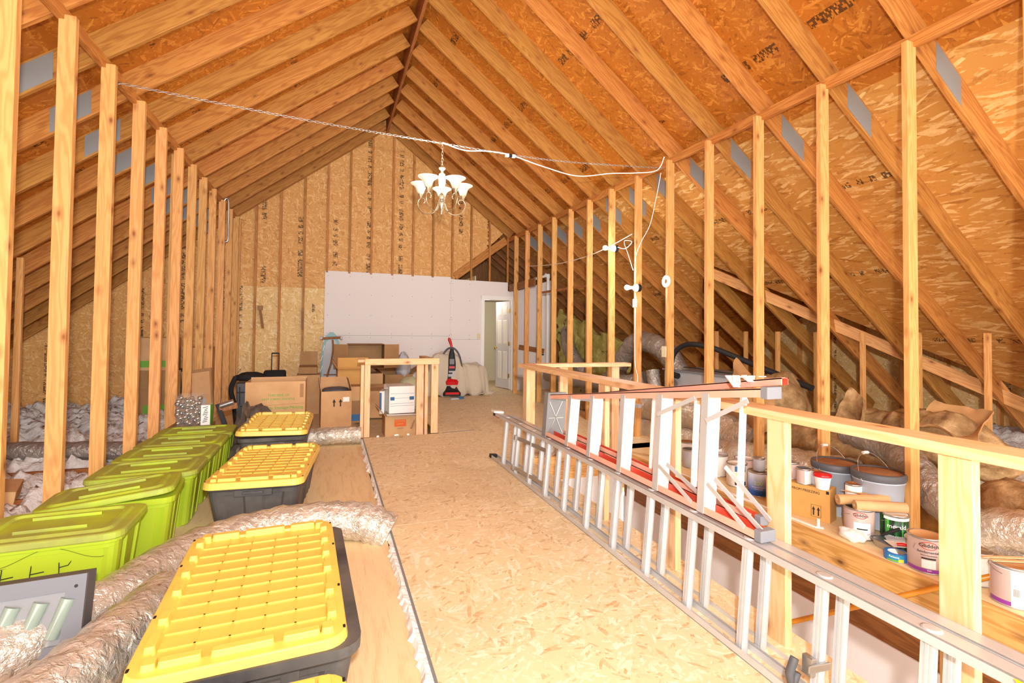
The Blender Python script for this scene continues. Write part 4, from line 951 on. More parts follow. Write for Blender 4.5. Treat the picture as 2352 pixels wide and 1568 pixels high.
# short props and far bits
for i, (x, y, z0, z1) in enumerate(((6.35, 2.95, -.1, 1.05), (6.35, 3.565, -.1, 1.05), (6.35, 4.18, -.1, 1.05), (6.35, 4.8, -.1, 1.05), (6.35, 5.41, -.1, 1.05), (6.35, 6.0, -.1, 1.0), (6.35, 6.63, -.1, 1.0), (6.3, 2.33, -.1, 1.1))):
    tag(lumber('rafter_prop', 'stud', (x-.2, y+.04, z0), (x-.2, y+.04, zr(x-.2)-.01), .06, .038), 'short upright prop under a right rafter, %s from the far end' % ordinal(7-i if i < 7 else 0), 'prop', 'short props under the right rafters')
for i, y in enumerate((6.55, 6.95, 7.56)):
    x = -3.3+.1*i; tag(lumber('rafter_prop', 'stud', (x, y, -.3), (x, y, zr(x)-.02), .06, .038), 'short upright prop in the left eave, %s from the camera' % ordinal(i), 'prop', 'short props in the left eave')
for i, (y, x0) in enumerate(((2.5, -3.8), (3.35, -4.2), (4.2, -4.4), (5.0, -4.5), (5.9, -4.6))):
    tag(lumber('ceiling_joist', 'ridge', (x0, y, -.10), (-1.75, y, -.10), .05, .038), 'ceiling joist half buried in white insulation, %s from the camera' % ordinal(i), 'joist', 'half buried joists on the left')
carton('brown flattened carton half buried in insulation beyond the left studs', (-2.55, 5.0, -.1), .5, .3, .16, .3, rot=(.1, .15, .3))
duct('flexible_duct', [(-1.8, 6.2, .0), (-2.6, 6.3, .03), (-3.4, 6.5, .03)], .09, 'foildark', 'grey duct lying in the insulation beyond the left studs', 14, .03)
# ============================================================ chandelier, chain, cords, bulbs
def chain(name, pts, label, link=.034, wdt=.008, th=.0022, mat='steel'):
    P = [Vector(p) for p in pts]; L = [0]
    for a, b in zip(P, P[1:]): L.append(L[-1]+(b-a).length)
    m = MB(); s = 0; k = 0
    while s < L[-1]:
        i = max(j for j in range(len(L)) if L[j] <= s); i = min(i, len(P)-2); d = (P[i+1]-P[i]).normalized(); c = P[i]+d*(s-L[i])
        x = d.cross(Vector((0, 0, 1))); x = (x if x.length > .1 else d.cross(Vector((0, 1, 0)))).normalized(); y = d.cross(x)
        sd = x if k % 2 else y
        q = [c+d*(link*.62*math.cos(a)*(1 if True else 1))+sd*(wdt*max(-1, min(1, 1.35*math.sin(a)))) for a in [2*PI*j/10 for j in range(10)]]
        m.tube(q, th, 5, closed=True); s += link*.95; k += 1
    return tag(m.build(name, mat), label, 'chain')
hook = Vector((1.03, 4.88, 3.165))
chain('chain', spline([(-1.55, 4.52, 3.135), (-.3, 4.68, 3.125), (hook.x, hook.y, hook.z), (2.2, 4.8, 3.12), (3.55, 4.70, 3.17)], 14), 'long steel chain strung across the room between the knee walls')
ch = thing('chandelier', 'five armed brushed metal chandelier with white glass shades hanging from the chain', 'chandelier', (hook.x, hook.y, 2.40))
o = chain('hanging_chain', [(0, 0, .76), (0, 0, .52)], '', mat='nickel'); o.parent = ch
for k in ('label', 'category'): del o[k]
m = MB(); m.lathe([(.004, .525), (.03, .52), (.036, .512), (.03, .50), (.014, .49), (.012, .47), (.022, .455), (.03, .44), (.033, .42), (.03, .37), (.022, .31), (.014, .265), (.012, .25), (.026, .245), (.028, .22), (.03, .20), (.014, .19), (.012, .17), (.034, .165), (.034, .15), (.024, .115), (.012, .085), (.006, .075), (.009, .06), (.004, .045)], 28)
col = m.build('column', 'nickel', ch)
m = MB()
for k in range(12):
    a = 2*PI*k/12; m.tube([(math.cos(a)*r, math.sin(a)*r, z) for r, z in ((.024, .455), (.035, .42), (.031, .36), (.022, .30), (.015, .265))], .003, 5)
m.build('fluting', 'whitelid', col)
bulbm = flat('lit_bulb', 'ffffff', .3, emit=('fff2dc', 14)); M['bulb'] = bulbm
sm_, nt_, b_ = nm('lit_shade_glass', .35); b_.inputs['Base Color'].default_value = srgb('c9c6b6'); b_.inputs['Emission Color'].default_value = srgb('fff6e0')
g_n = G(nt_); tc = g_n.n('ShaderNodeTexCoord'); sp = g_n.n('ShaderNodeSeparateXYZ'); g_n.l(tc.outputs['Object'], sp.inputs[0])
mr = g_n.n('ShaderNodeMapRange'); mr.inputs[1].default_value = 0; mr.inputs[2].default_value = .12; mr.inputs[3].default_value = 0; mr.inputs[4].default_value = .3; g_n.l(sp.outputs[2], mr.inputs[0]); g_n.l(mr.outputs[0], b_.inputs['Emission Strength']); M['shade'] = sm_
for k in range(5):
    a = math.radians(78+72*k); u = Vector((math.cos(a), math.sin(a), 0)); Z = Vector((0, 0, 1))
    pf = [(.03, .235), (.035, .16), (.07, .08), (.13, .055), (.20, .075), (.245, .13), (.25, .18), (.225, .215), (.19, .21), (.175, .185), (.19, .165)]
    arm = MB().tube(spline([u*r+Z*(z) for r, z in pf], 6), .0055, 8).build('arm', 'nickel', ch)
    c = u*.225+Z*.215
    m = MB(); m.lathe([(.006, 0), (.012, .012), (.016, .02), (.028, .05), (.03, .055)], 18, c); m.build('cup', 'nickel', arm)
    m = MB(); m.lathe([(.028, 0), (.036, .015), (.044, .045), (.054, .07), (.075, .09), (.098, .103), (.1, .106), (.096, .107), (.074, .094), (.05, .072), (.04, .045), (.032, .016)], 28, cap=False)
    sh = m.build('shade', 'shade', arm, c+Z*.045)
    m = MB(); m.lathe([(.012, 0), (.014, .03), (.026, .06), (.03, .08), (.024, .1), (.008, .112), (.001, .113)], 16); m.build('bulb', 'bulb', arm, c+Z*.05)
    lamp('chandelier_lamp', 'POINT', tuple(hook.xy)+(0,), 5.0, (1, .93, .8), .03).location = Vector((hook.x, hook.y, 2.40))+u*.225+Z*.40
def cord(name, pts, r, mat, label, seg=8): return tag(MB().tube(spline(pts, seg), r, 6).build(name, mat), label, 'cord')
cord('lamp_cord', [(1.03, 4.87, 3.17), (1.25, 4.86, 3.12), (1.5, 4.85, 3.14), (1.74, 4.84, 3.13), (2.1, 4.8, 3.04), (2.5, 4.78, 2.98), (2.9, 4.76, 3.05), (3.2, 4.72, 3.08), (3.46, 4.68, 3.13), (3.53, 4.64, 3.28)], .006, 'white', 'white lamp cord running beside the right half of the chain')
t = thing('cord_plug', 'white and black plug joint on the chain right of the chandelier', 'plug', (1.74, 4.84, 3.12)); m = MB().box(-.05, -.015, -.014, .014, -.014, .014).box(.02, .055, -.014, .014, -.014, .014); m.build('plug', 'white', t); MB().box(-.014, .019, -.015, .015, -.015, .015).build('band', 'rubber', t)
cord('electric_cable', [(3.50, 4.66, 3.10), (3.50, 4.74, 2.85), (3.50, 4.86, 2.55), (3.49, 5.02, 2.37), (3.5, 5.15, 2.2), (3.52, 5.2, 1.95)], .004, 'white', 'thin white cord looping down from the chain to the bare bulb')
cord('electric_cable', [(3.53, 5.18, 1.72), (3.53, 5.2, 1.3), (3.5, 5.15, .9), (3.4, 4.95, .75), (3.3, 4.85, .5)], .005, 'white', 'white cord hanging below the bare bulb fixture')
cord('electric_cable', [(3.58, 9.0, 2.55), (3.56, 7.6, 2.42), (3.56, 6.6, 2.40), (3.53, 5.9, 2.43), (3.55, 5.3, 2.52)], .005, 'white', 'white cable running through the studs to the upper bulb')
def bare(loc, label, power, flip=1):
    t = thing('bare_bulb', label, 'lamp', loc)
    m = MB(); m.tube([(.03, 0, 0), (.075, 0, 0)], .047, 16); m.build('junction_box', 'rubber', t)
    m = MB(); m.tube([(.03, 0, 0), (0, 0, 0), (-.02, 0, 0), (-.055, 0, 0)], [.05, .042, .022, .019], 16); m.build('lamp_holder', 'white', t)
    m = MB(); m.tube([(-.055, 0, 0), (-.07, 0, 0), (-.09, 0, 0), (-.115, 0, 0), (-.13, 0, 0), (-.137, 0, 0)], [.015, .018, .029, .032, .022, .006], 16); m.build('bulb', 'bulb', t)
    lamp('bare_bulb_lamp', 'POINT', (loc[0]-.19, loc[1], loc[2]), power, (1, .94, .82), .03)
bare((3.50, 5.17, 1.83), 'lit bare bulb in a white holder on a right stud', 12)
bare((3.52, 5.72, 2.40), 'upper bare bulb with black box between the right studs', 6)
m = MB(); m.tube(spline([(3.47, 5.5, 2.38), (3.45, 5.3, 2.33), (3.48, 5.2, 2.4), (3.5, 5.4, 2.44), (3.46, 5.25, 2.25), (3.5, 5.2, 2.05)], 8), .005, 6); tag(m.build('coiled_cord', 'white'), 'tangle of white cord hanging below the upper bulb', 'cord')
t = thing('pull_switch', 'small white pull switch hanging under the bare bulb', 'switch', (3.50, 5.16, 1.62)); MB().box(-.02, .02, -.02, .02, -.03, .07).build('body', 'white', t, bevel=.006)
m = MB(); n = 28
rg = lambda r, x: [Vector((x, r*math.cos(2*PI*i/n), r*math.sin(2*PI*i/n))) for i in range(n)]
m.loft([rg(.026, .0), rg(.026, -.014), rg(.066, -.014), rg(.07, -.008), rg(.07, 0)], False, False)
tag(m.build('ring_plate', 'white', None, (3.535, 4.60, 1.86)), 'white round ring plate fixed on a right stud', 'plate')
tag(MB().box(-.012, 0, -.045, .03, -.06, .06).build('outlet_plate', 'cream', None, (3.535, 4.64, 1.07), bevel=.003), 'cream outlet plate on the stud below the ring plate', 'outlet')
# right wall stiffeners and things near the door
tag(lumber('nailer_strip', 'ridge', (3.63, 8.35, 1.99), (3.63, 6.6, 1.98), .04, .02, upv=(1, 0, 0)), 'thin strip nailed level across three right studs', 'strip')
tag(lumber('header_board', 'ridge', (3.62, 10.0, 2.20), (3.62, 8.6, 2.21), .15, .038, upv=(1, 0, 0)), 'wide board fixed at the top corner right of the door', 'board')
tag(lumber('cleat_board', 'ridge', (3.86, 10.03, .93), (4.45, 10.03, .84), .11, .03), 'brown board fixed low on the drywall right of the door', 'board')
tag(lumber('cleat_board', 'ridge', (3.82, 9.2, .55), (4.2, 9.2, .5), .12, .03), 'brown board behind the corner post of the railing', 'board')
cr = thing('hanging_clip', 'small white and black clip on the drywall beside the pipe', 'clip', (4.42, 10.03, .78)); MB().box(-.02, .02, -.01, .01, 0, .1).build('body', 'ltgrey', cr); MB().box(-.02, .025, -.012, .012, -.03, 0).build('tip', 'rubber', cr)
for i, (x, z) in enumerate(((-1.19, 1.48), (-.48, 1.46))):
    t = thing('hook_block', 'wooden peg block hanging on the gable, %s one' % ('left' if i == 0 else 'right'), 'block', (x, YG-.09, z))
    m = MB(); m.box(-.04 if i == 0 else -.02, .04 if i == 0 else .02, -.09, .0, .13, .21); m.build('block', 'card2', t); m = MB(); m.bar((0, -.04, .13), (.05 if i == 0 else 0, -.03, -.2), .04, .03, (0, 1, 0)); m.build('peg', 'ridge', t)
t = thing('handrail', 'bent metal bar hooked over the top of the left knee wall', 'bar', (XL+.055, 8.57, 2.6)); m = MB(); m.tube(spline([(-.03, 0, .62), (.0, 0, .66), (.03, 0, .62), (.03, .02, .3), (.03, .02, .04), (.0, .02, 0), (-.04, .02, .0)], 8), .014, 10); m.build('bar', 'steel', t)
# ============================================================ door
dr = MB()
def trimbox(x0, x1, z0, z1, y0, y1, nme): struct(MB().box(x0, x1, y0, y1, z0, z1).build(nme, 'white', bevel=.004))
trimbox(3.00, 3.075, -.0, 2.02, YG-.06, YG-.035, 'trim_5'); trimbox(3.70, 3.775, 0, 2.02, YG-.06, YG-.035, 'trim_6'); trimbox(3.00, 3.775, 1.95, 2.025, YG-.064, YG-.033, 'trim_7')
trimbox(3.062, 3.08, 0, 1.96, YG-.035, YG+.09, 'trim_8'); trimbox(3.69, 3.708, 0, 1.96, YG-.035, YG+.09, 'trim_9')
struct(MB().box(3.02, 3.76, YG-.033, YG+.09, 1.94, 1.955).build('trim_10', 'white'))
dl = bpy.data.objects.new('door_1', None); COL.objects.link(dl); dl.location = (3.685, YG+.04, 0); dl.rotation_euler = (0, 0, math.radians(-80)); dl['kind'] = 'structure'; dl['label'] = 'white six panel door standing ajar'
m = MB(); m.box(-.61, 0, -.017, .017, .02, 1.93); m.build('door_leaf', 'doorpaint', dl)
m = MB()
for x0, x1 in ((-.52, -.34), (-.27, -.09)):
    for z0, z1 in ((.22, .83), (.98, 1.52), (1.62, 1.83)):
        for s in (-1, 1):
            m.loft([[Vector((x0, s*.017, z0)), Vector((x1, s*.017, z0)), Vector((x1, s*.017, z1)), Vector((x0, s*.017, z1))], [Vector((x0+.02, s*.024, z0+.02)), Vector((x1-.02, s*.024, z0+.02)), Vector((x1-.02, s*.024, z1-.02)), Vector((x0+.02, s*.024, z1-.02))]])
m.build('door_panel', 'white', dl)
for s in (-1, 1):
    m = MB(); m.tube([(-.55, s*.017, .90), (-.55, s*.04, .90), (-.55, s*.05, .90), (-.55, s*.07, .90), (-.55, s*.078, .90)], [.012, .012, .026, .028, .014], 14); m.build('door_knob', 'brass', dl)
for z in (.3, 1.0, 1.72): MB().box(-.03, .012, -.024, -.01, z-.045, z+.045).build('hinge', 'brass', dl)
slab('wall_hall_left', 2.9, 2.92, YG+.1, 12.6, 2.45, 2.45, 'cream', 'cream wall inside the doorway')
struct(MB().box(3.30, 3.42, 11.3, 12.5, 0, 1.98).build('wall_hall_partition', 'cream')); struct(MB().box(3.05, 4.62, 12.2, 12.25, 0, 2.3).build('wall_hall_back', 'cream'))
struct(MB().box(3.29, 3.43, 11.28, 11.3, 0, .09).build('baseboard_hall', 'white'))
struct(MB().box(2.92, 4.62, YG+.1, 12.6, 2.02, 2.05).build('ceiling_hall', 'drywall'))
lamp('hall_lamp', 'POINT', (3.35, 10.9, 1.9), 5, (1, .93, .82), .1)
t = thing('light_switch', 'cream switch plate on the drywall left of the door', 'switch', (2.95, YG-.052, 1.16)); MB().box(-.035, .035, -.006, 0, -.057, .057).build('plate', 'cream', t, bevel=.002); MB().box(-.006, .006, -.014, -.006, -.014, .014).build('toggle', 'cream', t)
# drywall screws and seams
m = MB()
for x in [ -.05+.4*k for k in range(7)]:
    for z in (.1, .5, .9, 1.12, 1.2, 1.55, 1.95, 2.3): m.box(x-.006, x+.006, YG-.0548, YG-.0528, z-.006, z+.006)
for x in (2.32, 2.37, 2.75):
    for z in (.3, .7, 1.1, 1.18, 1.5, 1.9, 2.25): m.box(x-.006, x+.006, YG-.0550, YG-.0488, z-.006, z+.006)
m.box(-.1, 2.338, YG-.0540, YG-.0530, 1.158, 1.163); m.box(2.345, 2.98, YG-.05, YG-.0489, 1.09, 1.094)
struct(m.build('trim_11', 'galv'), 'drywall screws and seam')
# ============================================================ far cluster
t = carton('large brown moving box standing tall behind the farthest yellow lid', (-.58, 6.62, -.03), .64, .42, .69, 0, {'n': 95}, fl=.02)
def wr(o, y): return Matrix(((1, 0, 0, o[0]), (0, 0, -1, y), (0, 1, 0, o[1]), (0, 0, 0, 1)))
writing('THIS SIDE UP', .04, 'greenink', t, wr((.03, .53), -.212)); writing('EASY CARRY HANDLE', .036, 'greenink', t, wr((.03, .485), -.212)); writing('Large Storage/Moving', .05, 'greenink', t, wr((.08, .385), -.212))
m = MB().box(-.30, -.19, -.2125, -.211, .12, .39); m.build('green_print', 'greenink', t); m = MB()
m.bar((-.32, -.2115, .41), (.32, -.2115, .43), .003, .001, (0, 1, 0)); m.build('crease', 'card2', t); m = MB().box(.26, .30, -.2125, -.211, .5, .66); m.build('peeled_tape', 'card2', t)
t = carton('open box with two up arrows, dark blue cloth on top, beside the foil duct', (.09, 7.08, -.03), .38, .38, .50, math.radians(3), {'w': 100, 'e': 75, 'n': 110}, fl=.16)
crumple('folded_cloth', 'darkgrey', (.09, 7.1, .46), (.17, .15, .05), 'dark blue grey cloth in the open arrow box', 'cloth', seed=5, amp=.15)
m = MB()
for x in (-.03, .05): m.box(x-.008, x+.008, -.1925, -.191, .30, .36); m.add([(x-.022, -.1922, .355), (x+.022, -.1922, .355), (x, -.1922, .40)], [(0, 1, 2)])
m.build('arrow_print', 'ink', t); MB().box(.08, .16, -.1925, -.191, .36, .42).build('shipping_label', 'paper', t)
carton('orange brown box with open flap behind the arrow box', (.35, 7.9, -.03), .46, .4, .72, 0, {'n': 95, 's': 178, 'w': 120}, mat='cardbright', fl=.15)
t = carton('brown box with printed lines right of the arrow box', (.40, 7.45, .28), .22, .3, .2, 0); 
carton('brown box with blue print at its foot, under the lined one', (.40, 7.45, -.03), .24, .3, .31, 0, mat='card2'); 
m = MB().box(.29, .50, 7.296, 7.299, .0, .09); tag(m.build('blue_label', 'blueink'), 'blue printed band on the box beside the frame post', 'label')
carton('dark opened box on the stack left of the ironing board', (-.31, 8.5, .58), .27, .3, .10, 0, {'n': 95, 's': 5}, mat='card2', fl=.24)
carton('brown box under the dark opened one, left of the ironing board', (-.30, 8.45, -.03), .34, .4, .60, 0)
t = carton('big empty carton tipped open on top of the stack by the ironing board', (.58, 8.75, .62), .58, .4, .46, 0, {'w': 215, 'e': 200}, rot=(math.radians(90), 0, 0), mat='card2', fl=.26)
t.location = (.57, 8.9, .84)
carton('tall brown carton under the tipped empty one', (.60, 8.85, -.1), .52, .42, .64, 0)
t = carton('brown moving carton with orange print in front, inside the small frame', (.91, 6.86, -.13), .42, .40, .285, 0, {'w': 130, 's': 172, 'e': 170}, fl=.15)
MB().box(-.09, .06, -.2025, -.201, .14, .23).build('orange_print', 'orangeink', t); writing('THE HOME', .026, 'cardbright', t, Matrix.Translation((0, -.0015, 0)) @ wr((-.015, .21), -.202), sx=1); writing('DEPOT', .03, 'cardbright', t, Matrix.Translation((0, -.0015, 0)) @ wr((-.015, .172), -.202), sx=1)
writing('SMALL BOX', .015, 'ink', t, wr((-.01, .115), -.202)); writing('Kitchen', .04, 'ink', t, wr((.15, .16), -.202) @ Matrix.Rotation(math.radians(70), 4, 'Z'))
t = thing('file_box', 'white cardboard file box with blue lines on the moving carton', 'file box', (.91, 6.92, .17), math.radians(4))
MB().box(-.17, .17, -.19, .19, 0, .36).build('body', 'paper', t, bevel=.003); m = MB()
for z in (.1, .13, .20, .26): m.box(-.155, .16, -.1918, -.1905, z, z+.003)
m.box(-.155, -.1, -.1918, -.1905, .175, .22); m.box(.1, .16, -.1918, -.1905, .175, .22); m.build('ruled_lines', 'blueink', t)
m = MB(); m.bar((-.2, -.12, .33), (-.16, .1, .36), .06, .004, (0, 0, 1)); m.build('lid', 'paper', t)
sheet('white_paper', (.73, 6.7, .17), (1.1, 6.68, .165), (1.09, 6.6, .155), (.72, 6.6, .16), 'paper', 'white sheet under the file box', 'paper', th=.003, bulge=.008)
t = thing('binder', 'blue and white magazine file leaning left of the file box', 'binder', (.70, 6.95, .16), math.radians(-12)); MB().box(-.03, .03, -.14, .14, 0, .3).build('body', 'paper', t); MB().box(-.031, -.005, -.1415, -.139, .05, .28).build('spine_label', 'blueink', t)
carton('small open box near the back wall behind the file box', (1.12, 9.0, -.1), .5, .35, .60, .2, {'w': 140, 'n': 120, 'e': 150}, mat='card2', fl=.22)
carton('low brown box behind the white file box', (.75, 8.2, -.1), .5, .35, .42, -.1, {'n': 160, 's': 150}, fl=.16)
crumple('beanbag', M.setdefault('palegreen', flat('pale_green_fabric', 'bdbd98', .9)), (1.20, 8.0, .22), (.22, .2, .32), 'pale green upholstered piece right of the white file box', 'cushion', seed=9, amp=.1)
crumple('clear_bag', 'ltgrey', (1.24, 8.95, .62), (.14, .14, .24), 'crumpled clear plastic bag above the pale green piece', 'bag', seed=12)
# ironing board
t = thing('ironing_board', 'ironing board standing on end with teal geometric cover', 'ironing board', (.03, 9.35, -.03), rot=(math.radians(-6), 0, math.radians(0)))
prof = [(-.17, 0), (-.18, .3), (-.175, .7), (-.15, 1.0), (-.10, 1.18), (-.03, 1.26), (.03, 1.26), (.10, 1.18), (.15, 1.0), (.175, .7), (.18, .3), (.17, 0)]
m = MB(); m.loft([[Vector((x, .0, z)) for x, z in prof], [Vector((x, -.025, z)) for x, z in prof]]); m.build('cover', M.setdefault('teal', flat('teal_cover', '8fb8bc', .85)), t)
m = MB(); ip = [(x*.82, z*.9+.02) for x, z in prof]; m.loft([[Vector((x, -.025, z)) for x, z in ip], [Vector((x, -.03, z)) for x, z in ip]]); m.build('underside', 'ltgrey', t)
m = MB()
for z in (.2, .38, .56, .74, .92, 1.08): 
    for s in (-1, 1): m.bar((s*.175*(1 if z < .9 else .8), -.027, z), (s*.14*(1 if z < .9 else .8), -.032, z+.1), .008, .003, (0, 1, 0))
m.build('cover_pattern', 'whiteink', t)
m = MB(); m.tube(spline([(-.1, -.05, 0), (-.06, -.06, .45), (.0, -.06, .7), (.03, -.06, .95), (.02, -.06, 1.12)], 8), .016, 8); m.tube([(.03, -.06, .76), (.12, -.06, .78)], .014, 8); m.tube([(-.12, -.04, .5), (.16, -.04, .5)], .01, 8); m.tube([(.1, -.04, .3), (.1, -.04, 1.0)], .01, 8); m.build('leg', 'ridge', t)
m = MB(); m.tube([(-.16, -.07, 1.14), (.16, -.07, 1.16)], .022, 10); ft = m.build('foot_bar', 'ridge', t)
for x in (-.17, .17): MB().tube([(x-.02, -.07, 1.15), (x+.02, -.07, 1.15)], .028, 10).build('foot_cap', 'ltgrey', ft)
# suitcases
t = thing('suitcase', 'black wheeled suitcase with raised pull handle against the gable', 'suitcase', (-.76, 8.2, -.03))
m = MB(); m.loft([rr(.28, .2, .04, 0), rr(.30, .22, .05, .02), rr(.30, .22, .05, .66), rr(.27, .19, .05, .685)]); m.build('body', 'blackcloth', t); 
m = MB(); m.tube([(-.05, .02, .66), (-.05, .02, .94), (.05, .02, .94), (.05, .02, .66)], .007, 8, smooth=False); m.tube([(-.05, .02, .94), (.05, .02, .94)], .011, 8); m.build('pull_handle', 'rubber', t)
crumple('black_jacket', 'blackcloth', (-.96, 7.35, .64), (.19, .16, .06), 'black jacket draped over the crate beside the moving box', 'jacket', seed=21, amp=.35)
t = thing('plastic_crate', 'black ribbed plastic crate under the draped jacket', 'crate', (-.95, 7.35, -.03))
m = MB(); m.loft([rr(.30, .3, .03, 0), rr(.34, .34, .03, .6)]); m.build('body', 'darkgrey', t); m = MB()
for x in (-.12, -.04, .04, .12): m.box(x-.006, x+.006, -.175, -.155, .06, .56)
for z in (.12, .3, .48): m.box(-.15, .15, -.178, -.158, z, z+.015)
m.build('ribs', 'rubber', t)
m = MB(); m.tube(spline([(-1.12, 7.2, .66), (-1.17, 7.18, .5), (-1.13, 7.18, .3), (-1.10, 7.17, .05)], 8), [.03]*25, 8); tag(m.build('black_strap', 'blackcloth'), 'black strap hanging left of the crate', 'strap')
# leaning picture backboard, ornaments, small boxes
t = thing('backing_board', 'grey brown board with tape leaning on the left studs', 'board', (-1.47, 6.95, .28), rot=(math.radians(-10), math.radians(-9), math.radians(-12)))
MB().box(-.17, .17, -.012, .012, 0, .50).build('panel', 'card2', t); MB().box(-.13, .15, -.016, -.012, .0, .46).build('inset', 'card', t); MB().box(-.02, .09, -.019, -.016, -.02, .14).build('tape', 'ltgrey', t)
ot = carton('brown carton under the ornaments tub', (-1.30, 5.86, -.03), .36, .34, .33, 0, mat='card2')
t = thing('ornament_tub', 'clear tub full of silver christmas ornaments beside the far green tote', 'tub', (-1.31, 5.84, .305))
m = MB(); m.loft([rr(.22, .2, .03, 0), rr(.23, .21, .03, .29)]); m.build('tub', 'clear', t); m = MB(); m.loft([rr(.235, .215, .03, .29), rr(.235, .215, .03, .305)]); m.build('lid', 'clear', t)
rnd = random.Random(4); proto = None
for iz in range(6):
    for ix in range(4):
        for iy in range(2):
            x, y, z = -.078+.052*ix+rnd.uniform(-.018, .018), -.07+.07*iy+rnd.uniform(-.01, .01), .03+.046*iz+rnd.uniform(-.014, .014)
            if proto is None:
                m = MB(); m.lathe([(.001, -.025), (.012, -.022), (.021, -.013), (.025, 0), (.021, .013), (.012, .022), (.001, .025)], 14, cap=False); proto = m.build('ornament', 'glassy', None); o = proto; cp = MB().lathe([(.005, .022), (.005, .031)], 8).build('cap', 'brass', o)
            else:
                o = proto.copy(); COL.objects.link(o); c2 = cp.copy(); COL.objects.link(c2); c2.parent = o
            o.location = (-1.31+x, 5.84+y, .305+z); tag(o, 'silver ball in the clear tub, %s layer up, %s from left, %s row' % (ordinal(iz), ordinal(ix), ('front', 'back')[iy]), 'ornament', 'silver balls in the clear tub')
t = thing('ornament_box', 'narrow white printed box right of the ornaments tub', 'box', (-1.155, 5.82, .305)); MB().box(-.045, .035, -.06, .06, 0, .20).build('body', 'paper', t)
m = MB()
for k in range(9): m.bar((-.03+.006*(k % 4), -.0612, .03+.018*k), (.01+.004*(k % 3), -.0612, .04+.018*k), .006, .001, (0, 1, 0))
m.build('bird_print', 'ink', t); MB().box(.035, .04, -.06, .06, 0, .2).build('green_side', 'greenink', t)
t = thing('tree_stand', 'black metal stand with two slanted legs beside the printed box', 'stand', (-.98, 6.0, .1))
for x0, x1 in ((-.12, -.0), (.06, .17)):
    m = MB(); m.bar((x0, 0, .38), (x1, -.05, .05), .045, .02, (0, 1, 0)); m.build('leg', 'rubber', t)
m = MB(); m.bar((-.1, 0, .33), (.07, 0, .36), .06, .04, (0, 1, 0)); m.build('crossbar', 'ridge', t); MB().tube([(-.09, -.02, .36), (.03, -.02, .40)], .03, 10).build('collar', 'steel', t)
sheet('grey_tarp', (-.80, 5.95, .52), (-.72, 5.3, .42), (-.76, 4.75, -.02), (-.98, 5.6, .10), 'fabric', 'grey dusty tarp heaped between the green totes and the farthest yellow lid', 'tarp', th=.02, bulge=.07, n=20, seed=6)
crumple('dark_clothes', 'fabric', (-.78, 6.3, .2), (.2, .2, .22), 'dark heap of cloth behind the grey tarp', 'cloth', seed=31)
for i, (x, z, h, mt, w_) in enumerate(((-2.45, -.1, .75, 'card2', .55), (-2.5, .65, .5, 'card', .5), (-1.95, -.1, 1.1, 'card', .4))):
    t = carton('brown moving box beyond the left studs, %s' % ('bottom one' if i == 0 else ('upper one' if i == 1 else 'right one')), (x, 9.2, z-.03), w_, .4, h, .06, mat=mt)
    MB().box(-.2 if i < 2 else -.05, .2 if i < 2 else .1, -.2015, -.2005, h*.1, h*.3).build('green_print', 'greenink', t)
# left foreground display box
t = thing('gift_box', 'grey gift box with clear window showing glass ornaments', 'box', (-1.18, 2.35, .06), rot=(math.radians(-14), 0, math.radians(4)))
m = MB(); W, Dp, Hb = .64, .10, .27
m.box(-W/2, W/2, -Dp/2+.004, Dp/2, 0, Hb)
hx = [(-.27, .04), (.21, .04), (.26, .13), (.21, .21), (-.27, .21)]
m.build('body', 'boxgrey', t, bevel=.003); m = MB()
o1 = [(-W/2, 0), (W/2, 0), (W/2, Hb), (-W/2, Hb)]
for (x0, x1, z0, z1) in ((-W/2, W/2, 0, .035), (-W/2, W/2, .215, Hb), (-W/2, -.28, .035, .215), (.26, W/2, .035, .215)): m.box(x0, x1, -Dp/2-.012, -Dp/2+.004, z0, z1)
m.build('window_frame', 'boxgrey2', t); MB().box(-.28, .26, -Dp/2-.006, -Dp/2-.004, .035, .215).build('window', 'clear', t)
m = MB()
for k in range(7): m.tube([(-.25+.08*k, -Dp/2, .06), (-.21+.08*k, -Dp/2, .19)], [.022, .026], 12)
m.build('glass_ornaments', 'tubeglass', t)
m = MB(); m.lathe([(.001, 0), (.006, 0), (.006, .001)], 12); k_ = m.build('hang_hole', 'rubber', t, (.29, -Dp/2-.012, .23), (math.radians(90), 0, 0))
# ============================================================ vacuum, drop cloth
t = thing('vacuum_cleaner', 'upright black and red carpet cleaner in front of the drywall', 'vacuum cleaner', (2.26, 9.55, 0), math.radians(-8))
m = MB(); m.loft([rr(.34, .32, .05, .02, 4, 0, -.05), rr(.34, .32, .05, .07, 4, 0, -.05), rr(.26, .22, .05, .12, 4, 0, -.02), rr(.24, .18, .05, .2)]); m.build('base', 'rubber', t)
m = MB(); m.loft([rr(.28, .04, .015, .05, 3, 0, -.215), rr(.26, .03, .012, .09, 3, 0, -.205)]); m.build('nozzle', 'redgloss', t)
m = MB(); m.loft([rr(.25, .2, .07, .22, 4, 0, -.02), rr(.27, .2, .08, .28, 4, 0, -.03), rr(.2, .14, .06, .34, 4, 0, -.02)]); m.build('hood', 'redgloss', t)
m = MB(); m.loft([rr(.22, .17, .05, .33), rr(.2, .15, .05, .5), rr(.17, .13, .045, .6), rr(.12, .10, .04, .78), rr(.06, .05, .02, .92)]); m.build('column', 'rubber', t)
m = MB().box(-.07, .07, -.09, -.078, .38, .43); m.box(-.06, .06, -.085, -.07, .46, .49); m.build('clear_tank', 'ltgrey', t); MB().box(-.055, .055, -.082, -.065, .54, .58).build('red_badge', 'redgloss', t); MB().box(-.045, .045, -.075, -.055, .62, .72).build('grey_panel', 'midgrey', t)
